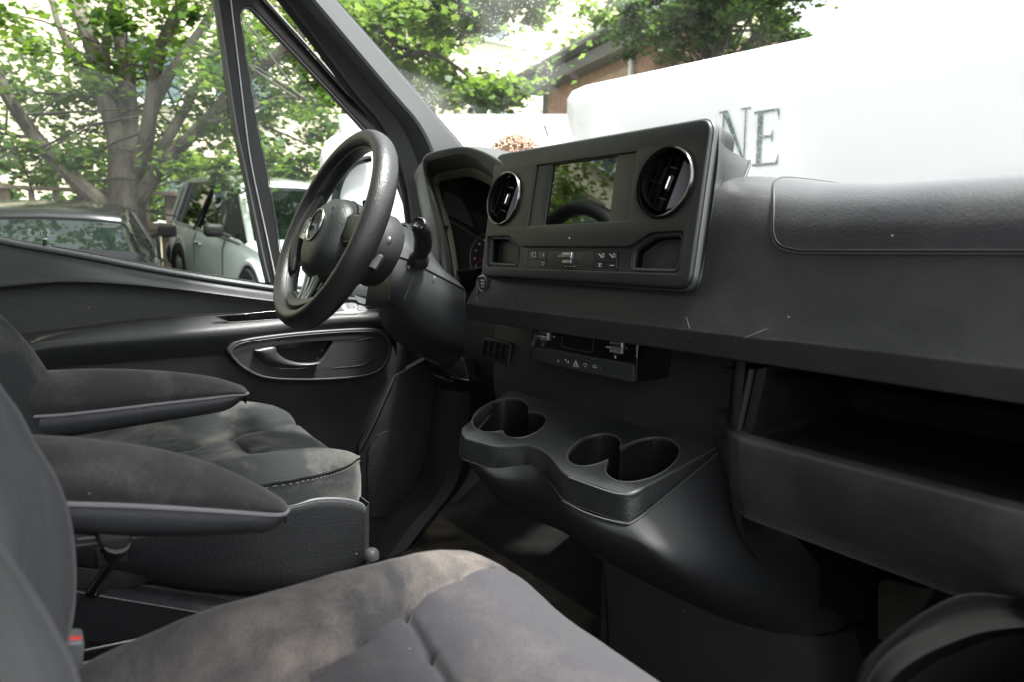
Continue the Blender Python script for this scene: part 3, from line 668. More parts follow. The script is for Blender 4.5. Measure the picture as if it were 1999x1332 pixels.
def big_tree():
    rnd = random.Random(11); D = 8.0
    base = V(250, 430, d=D); root = Vector((base.x, base.y, gz(base.x)))
    t = thing('maple_tree', 'big multi-stemmed maple with pale grey bark spreading over the parked cars', 'tree', root)
    c = cr([root-NZ*.1, Vector((base.x, base.y, .85)), V(248, 430, d=D), V(246, 370, d=D), V(244, 310, d=D)], 4)
    part('trunk', tube(c, [.36, .33, .29, .27, .25, .235, .225, .215, .205, .20, .195, .19, .19, .19, .19, .18, .17][:len(c)]+[.2]*(max(0, len(c)-17)), 14), M['bark'], t)
    L = [([(242, 350, 0), (225, 260, 0), (205, 170, .1), (180, 90, .2), (150, 10, .4), (120, -80, .5)], .14, .08),
         ([(248, 340, 0), (250, 250, .1), (250, 150, .1), (236, 60, .2), (232, -20, .3), (225, -100, .3)], .13, .08),
         ([(256, 350, 0), (285, 270, -.2), (300, 180, -.3), (318, 90, -.4), (350, 10, -.5), (380, -60, -.6)], .10, .06),
         ([(258, 410, 0), (300, 340, -.1), (350, 290, -.2), (400, 240, -.3), (455, 170, -.4), (540, 100, -.5), (640, 40, -.6)], .10, .04),
         ([(235, 430, 0), (180, 385, -.2), (120, 325, -.3), (65, 265, -.4), (25, 200, -.6), (-20, 110, -.7), (-60, 0, -.8)], .12, .06),
         ([(225, 255, 0), (160, 130, .2), (120, 60, .3), (95, -20, .4)], .07, .03),
         ([(290, 230, -.2), (340, 130, -.4), (390, 60, -.3), (430, -20, -.2)], .07, .035),
         ([(300, 330, -.1), (360, 210, .1), (420, 110, .2), (470, 30, .3)], .07, .03),
         ([(455, 170, -.4), (520, 130, -.3), (600, 60, -.5), (660, -20, -.5)], .045, .02),
         ([(400, 240, -.3), (470, 225, -.5), (540, 190, -.6), (600, 195, -.7)], .03, .012),
         ([(205, 170, .1), (205, 90, -.1), (215, 20, -.2), (240, -60, -.3)], .06, .03),
         ([(65, 265, -.4), (30, 265, -.5), (-40, 250, -.6)], .03, .012),
         ([(120, 325, -.3), (70, 290, -.6), (20, 272, -.8)], .03, .012)]
    tips = []
    for pts, r0, r1 in L:
        c, r = limb(pts, r0*.92, r1*.9, rnd, D); part('limb', tube(c, r, 9), M['bark'], t); tips += c[3:]
    tw, tf = [], []; cl = []
    for p in tips:
        for k in range(1):
            q = p+Vector((rnd.gauss(0, .8), rnd.gauss(0, .8), rnd.gauss(.1, .5)))
            if rnd.random() < .6: continue
            v, f = tube([p, (p+q)/2+Vector((0, 0, .08)), q], [.014, .01, .004], 4, False); o = len(tw); tw += v; tf += [tuple(j+o for j in x) for x in f]
            
            if p.z > 2.6 and k == 0: cl.append((q+Vector((-.5, 0, 0)), rnd.uniform(.3, .5)))
    part('twigs', (tw, tf), M['barkd'], t, fix=False, kind='stuff')
    # leaf sprays placed through the crown, lower ones droop
    for i in range(120):
        cl.append((Vector((rnd.uniform(-9.5, -5.5), rnd.uniform(-5, 4.5), rnd.uniform(3.2, 7))), rnd.uniform(.5, .9)))
    for px, py, n, sd in ((90, 170, 9, 60), (60, 330, 10, 70), (150, 300, 6, 45), (330, 300, 4, 35), (430, 330, 7, 40), (560, 250, 10, 60), (570, 330, 5, 50), (620, 200, 8, 60), (60, 60, 10, 80), (400, 60, 6, 60), (180, 40, 4, 50), (500, 90, 5, 50), (30, 420, 4, 40)):
        for k in range(n): cl.append((V(px+rnd.gauss(0, sd), py+rnd.gauss(0, sd*.6), d=D+rnd.choice((rnd.uniform(.3, 2.2), rnd.uniform(.3, 2.2), rnd.uniform(-1.2, 0)))), rnd.uniform(.16, .34)))
    part('crown', leaves(15000, cl, .086, rnd), M['leaf'], t, fix=False, smooth=False)
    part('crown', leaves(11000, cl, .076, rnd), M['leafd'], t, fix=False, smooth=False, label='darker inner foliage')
big_tree()
def mass_tree(label, c, rad, h, n, size, mat, seed, name='tree', cat='tree', nc=60, flat=.6, group=None, rootp=None, extra=()):
    rnd = random.Random(seed); rp = rootp or c; root = Vector((rp.x, rp.y, gz(rp.x)))
    t = thing(name, label, cat, root)
    if group: t['group'] = group
    top = Vector((c.x, c.y, c.z))
    part('trunk', tube(cr([root-NZ*.1, root+Vector((.05, 0, (c.z-root.z)*.5)), top] if rootp is None else [root-NZ*.1, root+NZ*(c.z-root.z)*.5, root.lerp(top, .12)+NZ*2.2*0+NZ*(c.z-root.z)*1.0, root.lerp(top, .6)+NZ*(c.z-root.z)*.62, top+NZ*.15], 5), ([.16*h]*6+[.11*h]*5+[.05*h]*20)[:(11 if rootp is None else 21)], 8), M['barkd'], t)
    tw, tf = [], []; cl = []
    for i in range(nc):
        u = Vector((rnd.gauss(0, 1), rnd.gauss(0, 1), rnd.gauss(0, 1))).normalized()*rnd.uniform(.35, 1); q = c+Vector((u.x*rad.x, u.y*rad.y, u.z*rad.z))
        cl.append((q, rnd.uniform(.25, .55)*max(.6, rad.z*.45)))
        if i % 4 == 0:
            s = root.lerp(top, rnd.uniform(.6, 1)); v, f = tube([s, s.lerp(q, .5)+NZ*.1, q], [.03, .02, .006], 4, False); o = len(tw); tw += v; tf += [tuple(j+o for j in x) for x in f]
    for c2, r2, k2, sag in extra:
        v, f = tube(cr([top-NZ*.4, top.lerp(c2, .5)+NZ*sag, c2], 5), [.06, .055, .05, .045, .04, .035, .03, .025, .02, .015, .008], 5, False); o = len(tw); tw += v; tf += [tuple(j+o for j in x) for x in f]
        for i in range(k2):
            u = Vector((rnd.gauss(0, 1), rnd.gauss(0, 1), rnd.gauss(0, 1))).normalized()*rnd.uniform(.2, 1); q = c2+Vector((u.x*r2.x, u.y*r2.y, u.z*r2.z)); cl.append((q, rnd.uniform(.2, .38)))
            v, f = tube([c2, c2.lerp(q, .5)+NZ*.05, q], [.012, .008, .004], 4, False); o = len(tw); tw += v; tf += [tuple(j+o for j in x) for x in f]
    part('branches', (tw, tf), M['barkd'], t, fix=False)
    part('crown', leaves(n, cl, size, rnd, flat), mat, t, fix=False, smooth=False)
mass_tree('leafy green tree just beyond the left windscreen pillar, boughs reaching over the vans', V(740, 60, d=9.5), Vector((1.3, 1.3, 1.9)), 1, 9500, .115, M['leaf'], 21, nc=75,
          extra=((V(955, 182, d=9.0), Vector((.60, .60, .16)), 20, .1), (V(1010, -15, d=9.5), Vector((1.0, 1.0, .50)), 34, .7), (V(880, 20, d=9.2), Vector((.5, .5, .4)), 16, .5)))
mass_tree('dense dark green tree rising behind the high-roof van', V(1390, -10, d=11), Vector((2.0, 2.0, 1.15)), .6, 15000, .10, M['leafd'], 24, nc=170)
# shrubs behind the fence
rnd = random.Random(8)
for i, (y, lab, mt) in enumerate(((-5.0, 'dark shrub behind the fence at the far left end', 'leafd'), (-2.6, 'pale green shrub behind the fence, left of the maple trunk', 'leafl'), (-.6, 'dark shrub behind the fence directly left of the maple trunk', 'leafd'),
                                   (1.5, 'green shrub behind the fence, right of the maple trunk', 'leaf'), (3.4, 'bright green shrub behind the fence above the silver SUV', 'leafl'), (5.6, 'dark shrub behind the fence seen past the window divider', 'leafd'), (8.0, 'tall shrub behind the fence beside the door mirror', 'leaf'))):
    mass_tree(lab, Vector((-12.6+rnd.uniform(-.5, .5), y, 2.4+rnd.uniform(-.1, .2))), Vector((.9, 1.35, 1.0)), .4, 2300, .13, M[mt], 40+i, 'shrub', 'shrub', 40, group='shrubs behind the fence')
for i, (x, y, z, lab) in enumerate(((-8.5, -8.5, 3.6, 'tree left of the parking row, mirrored in the display screen'), (-16, -9, 6.5, 'tall tree in front of the cream building at the far left'), (-17, 8.6, 6.0, 'tall tree in front of the cream building at its right end'), (-15.5, 14.5, 6.0, 'tree standing right of the cream building'))):
    mass_tree(lab, Vector((x, y, z)), Vector((2, 2.4, 2.8)), 1.2, 3600, .2, M['leaf'], 60+i, nc=70, group='trees in front of the cream building')

# ================================================================ THE CAB
def Y3(x, prof): return [Vector((x, y, z)) for y, z in prof]
def van_body():
    t = thing('van_body', 'cab shell of the van we look into: grey windscreen pillar, windscreen, roof and footwell', 'van', (-.78, .3, .5))
    # left windscreen pillar trim, three lines traced along its length
    Lp = [(352, -245), (452, -120), (500, -60), (560, 0), (696, 180), (745, 240), (788, 338), (803, 425), (812, 530)]
    Rp = [(400, -245), (505, -120), (558, -60), (612, 0), (765, 180), (816, 240), (846, 300), (862, 370), (872, 450)]
    Wp = [(438, -245), (545, -120), (600, -60), (655, 0), (800, 165), (860, 237), (905, 292), (925, 340), (940, 420)]
    rows = [W(Lp, x=-1.585), W([(a+3, b-2) for a, b in Lp], x=-1.56), W([(a*.5+c*.5, b*.5+d*.5) for (a, b), (c, d) in zip(Lp, Rp)], x=-1.545), W([(a-2, b+1) for a, b in Rp], x=-1.501), W([(a+2, b-1) for a, b in Rp], x=-1.4995), W([(a*.4+c*.6, b*.4+d*.6) for (a, b), (c, d) in zip(Rp, Wp)], x=-1.530), W([(a-3, b+2) for a, b in Wp], x=-1.545), W(Wp, x=-1.57)]
    part('a_pillar', grid(rows, 4, 1), M['trimg'], t, solid=.004, ang=12)
    part('windscreen_seal', tube(cr(W(Wp, x=-1.572), 4), .0045, 6), M['rubber'], t)
    part('pillar_seal', tube(cr(W([(a-5, b+4) for a, b in Lp], x=-1.60), 4), .011, 8), M['rubber'], t)
    # windscreen sheet
    w0 = V(905, 292, x=-1.57); w1 = V(655, 0, x=-1.57); sl = (w1-w0)/(w1.z-w0.z)
    lo = w0+sl*(1.38-w0.z); hi = w0+sl*(2.05-w0.z)
    rows = [[Vector((x, p.y+.10*(1-((x+.78)/.82)**2), p.z)) for x in (-1.58, -1.3, -1.0, -.7, -.4, -.1, .06)] for p in (lo, lo.lerp(hi, .5), hi)]
    part('windscreen', grid(rows, 3, 2), M['wind'], t)
    # roof, back wall, floor, sills
    roof = [[Vector((x, y, z+.03*(1-((x+.78)/.85)**2))) for x in (-1.62, -1.5, -1.2, -.78, -.36, -.06, .14)] for y, z in ((.46, 2.03), (.38, 2.06), (.1, 2.10), (-.5, 2.12), (-.62, 2.12))]
    part('roof_lining', grid(roof, 2, 2), M['liner'], t, solid=.03)
    part('rear_bulkhead', grid([[Vector((x, -.62, z)) for x in (-1.7, -.8, .10)] for z in (.5, 1.2, 2.12)]), M['liner'], t, solid=.02)
    part('side_wall', grid([[Vector((-1.70, y, z)) for y in (-.62, -.3)] for z in (.5, 2.1)]), M['liner'], t, solid=.02)
    part('windscreen_header', box(Vector((-.78, .47, 2.05)), (1.66, .08, .06)), M['trimg'], t, bevel=.01)
    # floor tub
    fl = [[Vector((x, y, z)) for y, z in ((-.62, .56), (.3, .55), (.8, .55), (.98, .57), (1.15, .68), (1.28, .85), (1.30, 1.3))] for x in (-1.66, -1.3, -.9, -.5, -.1, .04)]
    part('floor_carpet', grid(fl, 1, 1), M['carpet'], t, solid=.01)
    fm = [V(830, 1010, z=.565), V(1040, 985, z=.565), V(1250, 1080, z=.565), V(1240, 1330, z=.565), V(900, 1330, z=.565), V(720, 1180, z=.565)]
    part('floor_mat', slab(rpoly(fm, .04), NZ, .01, .003), M['mat'], t)
    part('firewall', box(Vector((-.80, 1.33, .90)), (1.75, .03, .90)), M['black'], t)
    # wheel-arch trim and grab of the left kick panel: curved dark ridge and lighter panel (740..900, 880..1080)
    a = cr(W([(905, 760), (890, 880), (868, 950), (820, 1010), (775, 1070), (740, 1130)], x=-1.50), 5)
    part('kick_panel', grid([[p+Vector((.00, .06, 0)) for p in a], [p+Vector((.04, .0, 0)) for p in a], [p+Vector((.03, -.035, 0)) for p in a], [p+Vector((-.03, -.05, 0)) for p in a], [p+Vector((-.10, -.03, 0)) for p in a]], 3), M['trimd'], t)
    part('cowl_side', grid([[Vector((-1.69, y, z)) for y in (.80, 1.0, 1.2, 1.36)] for z in (.45, .8, 1.1, 1.27)]), M['black'], t, solid=.02)
    part('cowl_side', grid([[Vector((.06, y, z)) for y in (.5, 1.0, 1.36)] for z in (.45, .8, 1.1, 1.37)]), M['black'], t, solid=.02)
    part('dark_filler', grid([[Vector((-.47, y, z)) for y in (.84, 1.0, 1.3)] for z in (.54, .8, 1.02)]), M['black'], t)  # black sheet added to darken the gap beside the console
    part('door_sill', box(Vector((-1.62, .2, .52)), (.14, 1.5, .08)), M['black'], t, bevel=.01)
    # passenger side arch trim at the lower right, two raised rims
    c1 = [(1668, 1350), (1698, 1292), (1752, 1240), (1828, 1188), (1903, 1162), (2010, 1172)]
    c2 = [(1690, 1362), (1722, 1307), (1772, 1262), (1842, 1230), (1920, 1210), (2010, 1202)]
    c3 = [(1708, 1374), (1745, 1322), (1800, 1282), (1862, 1254), (1925, 1234), (2010, 1224)]
    rows = [W([(a_-8, b_-3) for a_, b_ in c1], x=-.205), W(c1, x=-.19), W([((a_+c_)/2, (b_+d_)/2) for (a_, b_), (c_, d_) in zip(c1, c2)], x=-.192), W(c2, x=-.188), W(c3, x=-.175), W([(a_+12, b_+5) for a_, b_ in c3], x=-.20), W([(a_+30, b_+30) for a_, b_ in c3], x=-.24)]
    part('wheel_arch_trim', grid(rows, 4, 2), M['archtrim'], t)
    pc = V(1880, 1330, x=-.22)
    part('door_bin', grid([W([(1735, 1380), (1760, 1310), (1820, 1265), (1900, 1228), (2050, 1215)], x=-.20), W([(1735, 1420), (1780, 1380), (1850, 1345), (1930, 1330), (2050, 1320)], x=-.26)], 3), M['black'], t)
    part('footwell_insulation', slab(rpoly(W([(1712, 1125), (1800, 1150), (1840, 1135), (1790, 1200), (1712, 1262)], y=.95), .02), Vector((0, -1, .2)), .01, .003), M['beige'], t)
    return t
M['trimd'] = plastic('dark_trim', (.028, .028, .029), .36, 700, .1, .4)
M['beige'] = rough2('grey_felt', (.045, .042, .036), (.07, .066, .058), 30, .95, .4, .003)
M['archtrim'] = plain('arch_trim_plastic', (.005, .005, .005), .8, spec=.06)
VB = van_body()

# ---------------------------------------------------------------- dashboard
DX0, DX1 = -1.16, .03
PROF = [(1.37, 1.358), (1.05, 1.368), (.90, 1.371), (.80, 1.371), (.745, 1.366), (.714, 1.353), (.697, 1.330), (.690, 1.30), (.684, 1.27), (.675, 1.235), (.6665, 1.2065), (.6655, 1.203), (.6660, 1.200), (.674, 1.178), (.680, 1.171), (.72, 1.168), (.80, 1.168)]
def shoulder(x, z):      # the top pad swells up beside the display unit
    return z+(.030 if x < -.60 else .030*math.exp(-((x+.60)/.12)**2))*max(0, min(1, (z-1.295)/.055))
def dashboard():
    t = thing('dashboard', 'worn charcoal dashboard with airbag lid and long open storage shelf', 'dashboard', (-.5, .9, 1.2))
    # main moulding; its left end slants like the photo's corner at the start button
    rows = []
    for k, x in enumerate((-1.12, -1.118, -1.05, -.9, -.7, -.62, -.56, -.5, -.44, -.38, -.3, -.1, .03)):
        r = []
        for i, (y, z) in enumerate(PROF):
            xx = x
            if k < 2: xx = x+max(0, (z-1.17))*.50+(.004 if k == 1 else 0); y += (.035 if k == 0 else .003)
            elif k == 2: xx = x+max(0, (z-1.17))*.28
            r.append(Vector((xx, y, shoulder(x, z) if k > 3 else z)))
        rows.append(r)
    part('dash_top', grid(rows, 3, 1), M['dash'], t, ang=60)
    # driver side top behind the cluster and out to the pillar
    dp = [(1.37, 1.368), (1.05, 1.38), (.92, 1.38), (.86, 1.365), (.84, 1.33), (.83, 1.25), (.82, 1.15), (.84, 1.05), (.95, 1.0)]
    part('dash_left', grid([Y3(x, dp) for x in (-1.60, -1.45, -1.3, -1.15, -1.05)], 3, 2), M['dash'], t, ang=60)
    # airbag lid: a skin 2 mm proud of the dash with a rounded left end
    def prof_pt(x, s):
        c = [(1.05, 1.368), (.90, 1.371), (.80, 1.371), (.745, 1.366), (.714, 1.353), (.697, 1.330), (.690, 1.30)]
        P = cr([Vector((0, a, b)) for a, b in c], 6); i = s*(len(P)-1); k = min(int(i), len(P)-2); p = P[k].lerp(P[k+1], i-k); d = (P[k+1]-P[k]).normalized()
        n = Vector((0, -(-d.z), -d.y)); n = Vector((0, d.z, -d.y)); n = n if n.y < 0 or n.z > .5 else -n
        return Vector((x, p.y, shoulder(x, p.z)))+n*.0024, n
    edge = [(.0, -.555), (.3, -.53), (.5, -.505), (.62, -.49), (.74, -.4775), (.84, -.471), (.90, -.468), (.95, -.462), (.98, -.452), (1.0, -.432)]
    ep = cr([Vector((s, x, 0)) for s, x in edge], 4)
    rows = [[prof_pt(xl.y+(.03-xl.y)*u, min(1, xl.x))[0] for u in (0, .02, .1, .25, .5, .75, 1)] for xl in ep]
    part('airbag_lid', grid(rows), M['lid'], t, ang=80)
    g = [prof_pt(xl.y, min(1, xl.x)) for xl in ep]
    path = [p-n*.0005 for p, n in g]+[prof_pt(x, 1)[0] for x in (-.38, -.3, -.2, -.1, .03)]
    part('lid_gap', tube(path, .0016, 6), M['black'], t)
    part('lid_highlight', tube([p+Vector((-.0022, 0, -.0022)) for p in path], .0011, 6), M['lip'], t)  # light rim highlight drawn as a pale tube
    # pad under the head unit fairing on the right side: flared housing
    fr = W([(1391, 243), (1390, 300), (1383, 360), (1372, 440), (1358, 520), (1345, 560)], pl=(HP0, HPN))
    fr = [p-HPN*.012 for p in fr]
    bk = [V(1464, 314, y=.79), V(1459, 332, y=.770), V(1437, 385, y=.737), V(1408, 455, y=.705), V(1378, 520, y=.69), V(1350, 570, y=.683)]
    mid = W([(1413, 284), (1415, 322), (1409, 376), (1390, 450), (1368, 520), (1347, 566)], y=.722)
    top_f = [V(1150, 276, pl=(HP0, HPN))-HPN*.02, V(1280, 250, pl=(HP0, HPN))-HPN*.02, V(1372, 240, pl=(HP0, HPN))-HPN*.014]
    part('display_fairing', grid([fr, mid, bk], 3, 3), M['dash'], t, ang=70)
    part('fairing_seam', tube(cr(bk, 4), .0022, 6), M['black'], t)
    # lower left corner cheek and the centre lower fascia
    cf = [(.775, 1.175), (.77, 1.12), (.768, 1.05), (.775, .99), (.80, .93), (.85, .88)]
    part('centre_fascia', grid([Y3(x, cf) for x in (-1.155, -1.12, -.9, -.7, -.575)], 2, 3), M['dashlow'], t)
    part('fascia_side', grid([[Vector((-1.155, y, z)) for y in (.775, .9, 1.05)] for z in (1.175, 1.02, .88)]), M['dashlow'], t)
    # fascia right of the seam, running into the shelf frame
    part('shelf_side_panel', grid([Y3(-.572, cf), Y3(-.54, [(y-.035*1, z) for y, z in cf]), Y3(-.515, [(y-.075, z) for y, z in cf]), Y3(-.495, [(y-.085, z) for y, z in cf])], 3, 3), M['dashlow'], t)
    # shelf frame edge (rounded L bead), shelf cavity, lip panel
    fe = W([(1468, 722), (1458, 770), (1448, 815), (1441, 850), (1447, 862), (1465, 868)], y=.686)
    part('shelf_frame_edge', tube(cr(fe, 4), .0035, 8), M['dash'], t)
    part('shelf_frame', grid([cr([p+Vector((.004, .004, 0)) for p in fe], 3), cr([p+Vector((.016, .006, .004)) for p in fe], 3), cr([p+Vector((.010, .10, .004)) for p in fe], 3), cr([p+Vector((-.012, .28, .0)) for p in fe], 3)]), M['shelf'], t)
    xs = (-.54, -.46, -.40, -.3, -.2, -.1, .03)
    part('shelf_back', grid([[Vector((x, y, z)) for x in xs] for y, z in ((.70, 1.155), (.95, 1.15), (.97, 1.12), (.96, 1.07), (.80, 1.058), (.69, 1.068))], 1, 2), M['shelf'], t)
    lp = [(.80, 1.060), (.70, 1.070), (.687, 1.082), (.680, 1.086), (.667, 1.084), (.661, 1.078), (.662, 1.05), (.668, 1.02), (.680, .990), (.70, .980), (.90, .985)]
    part('storage_lip', grid([Y3(x, [(y+dy, z) for y, z in lp]) for x, dy in ((-.60, .105), (-.57, .085), (-.54, .055), (-.51, .022), (-.485, .005), (-.46, .0), (-.3, 0), (-.1, 0), (.03, 0))], 2, 3), M['liplow'], t, ang=60)
    # filler below the shelf
    part('knee_underside', grid([Y3(x, [(.74, .985), (.95, .90), (1.1, .8), (1.25, .7)]) for x in (-.52, -.2, .03)]), M['black'], t)
    # driver's knee panel below the column
    kp = [(.80, 1.24), (.795, 1.14), (.80, 1.04), (.86, .96), (1.0, .93)]
    part('knee_panel', grid([Y3(x, [(y+(.02 if x < -1.5 else 0), z) for y, z in kp]) for x in (-1.56, -1.4, -1.25, -1.10)], 2, 3), M['black'], t)
    br = rpoly(W([(804, 664), (822, 662), (862, 688), (858, 716), (838, 706), (815, 696), (806, 684)], y=.74), .006)
    part('hood_release_bracket', slab(br, Vector((.5, -1, .2)), .03, .002), M['grey2'], t)
    part('obd_cover', slab(rpoly(W([(862, 690), (905, 700), (915, 745), (880, 735), (858, 716)], y=.76), .006), Vector((.3, -1, .1)), .03, .003), M['black'], t)
    for pts in ([(848, 733), (870, 742), (884, 745)], [(880, 737), (900, 741), (915, 744)]): part('panel_clip', tube(W(pts, y=.752), .0016, 6), M['satin'], t)
    # blanked switch panel left of the climate unit
    bp = rpoly(W([(944, 657), (997, 671), (990, 712), (938, 698)], y=.762), .006)
    part('blank_switch_panel', slab(bp, NY, .006, .0015), M['black'], t)
    for k in range(4):
        a = V(948+11.5*k, 664+3*k, y=.7595); b = V(943+11.5*k, 695+3*k, y=.7595); part('blank_switch', tube([a, b], .0042, 6, flat=(.35, 1)), M['rubber'], t)
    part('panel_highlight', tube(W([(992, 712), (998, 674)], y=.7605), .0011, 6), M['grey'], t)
    # start-stop button
    sb = V(942, 562, pl=(HB0, HBN)); e1, e2, e3 = frame(HBN)
    o1 = rpoly(W([(932, 541), (948, 536), (956, 541), (955, 570), (948, 587), (932, 588), (929, 575)], pl=(HB0+HBN*.001, HBN)), .006)
    part('button_bezel', loopt(o1, .0014, 6), M['satin'], t)
    part('button_plate', slab(o1, HBN, .004, .0006), M['gloss'], t)
    oc = [V(942.5+8.5*math.cos(a), 553+15*math.sin(a), pl=(HB0+HBN*.002, HBN)) for a in [2*math.pi*k/20 for k in range(20)]]
    bt = part('start_button', slab(oc, HBN, .003, .001), M['rubber'], t); part('button_ring', loopt(oc, .0009, 6), M['satin'], bt)
    ax = (V(952, 553, pl=(HB0, HBN))-V(934, 552, pl=(HB0, HBN)))
    for i_, s_ in enumerate(('ENGINE', 'START', 'STOP')): text('print', s_, .0042, V(942.5, 547+6*i_, pl=(HB0+HBN*.0026, HBN)), ax, NZ, M['icon'], bt)
    # scratches on the edge of the dash
    for pts in ([(1340, 618), (1346, 640), (1344, 655), (1356, 680), (1372, 694)], [(1435, 668), (1470, 645), (1530, 612)], [(1452, 660), (1480, 648), (1500, 640)]):
        P = []
        for a, b in pts:
            q = V(a, b, y=.668); lo_ = .60; hi_ = .80
            best = min(([abs(z_-V(a, b, y=y_).z), y_] for y_, z_ in [(PROF[k][0]*(1-u)+PROF[k+1][0]*u, PROF[k][1]*(1-u)+PROF[k+1][1]*u) for k in range(5, 14) for u in (0, .25, .5, .75)]), key=lambda q_: q_[0])
            P.append(V(a, b, y=best[1]-.0004))
        part('scratch', tube(P, .00035, 4), M['dimicon'], t)
    # curved vent tray under the cluster
    a = cr(W([(868, 538), (890, 528), (915, 523), (938, 522)], y=.79), 4)
    part('cluster_ledge', grid([[p+Vector((0, .05, .004)) for p in a], a, [p+Vector((0, -.008, -.002)) for p in a], [p+Vector((.002, -.006, -.010)) for p in a], [p+Vector((.004, .02, -.014)) for p in a]], 1, 2), M['trimg'], t)
    part('ledge_tray', grid([[p+Vector((.004, .02, -.016)) for p in a], [p+Vector((.004, .0, -.03)) for p in a], [p+Vector((.004, -.02, -.036)) for p in a]], 1, 2), M['black'], t)
    part('tray_rim', tube([p+Vector((.006, -.016, -.034)) for p in a], .003, 6), M['gloss'], t)
    # left wing of the dash with the round side vent
    wg = [W([(770, 452), (800, 436), (848, 421)], y=.80), W([(778, 470), (812, 468), (846, 446)], y=.78), W([(800, 520), (830, 510), (860, 480)], y=.80)]
    part('wing_cover', grid(wg, 4, 4), M['trimg2'], t)
    vc = V(786, 455, y=.76); fr_ = frame(Vector((.35, -1, .35)))
    v = part('side_vent', lathe([(.026, -.01), (.029, .002), (.026, .006), (.022, .004), (.020, -.02)], vc, fr_, 24), M['satin'], t)
    part('vent_core', lathe([(.001, -.004), (.019, -.004)], vc, fr_, 20), M['black'], v)
    return t
M['lip'] = plain('seam_highlight', (.10, .103, .103), .45)  # pale tone for seams and painted edge highlights
M['liplow'] = plastic('lip_plastic', (.026, .027, .028), .46, 700, .12, 1.0, dustcol=(.085, .085, .082), scuff=.5)
M['shelf'] = plastic('shelf_plastic', (.011, .012, .012), .5, 700, .05, .3)
M['grey2'] = plastic('bracket_plastic', (.07, .075, .075), .6, 500, .2, .5)
M['trimg2'] = plastic('wing_plastic', (.12, .125, .125), .5, 500, .2, .4)
HP0 = Vector((-.8, .68, 1.36)); HPN = Vector((0, -1, .2)).normalized()
HB0 = Vector((-1.08, .676, 1.235)); HBN = Vector((0, -.98, .20)).normalized()
dashboard()

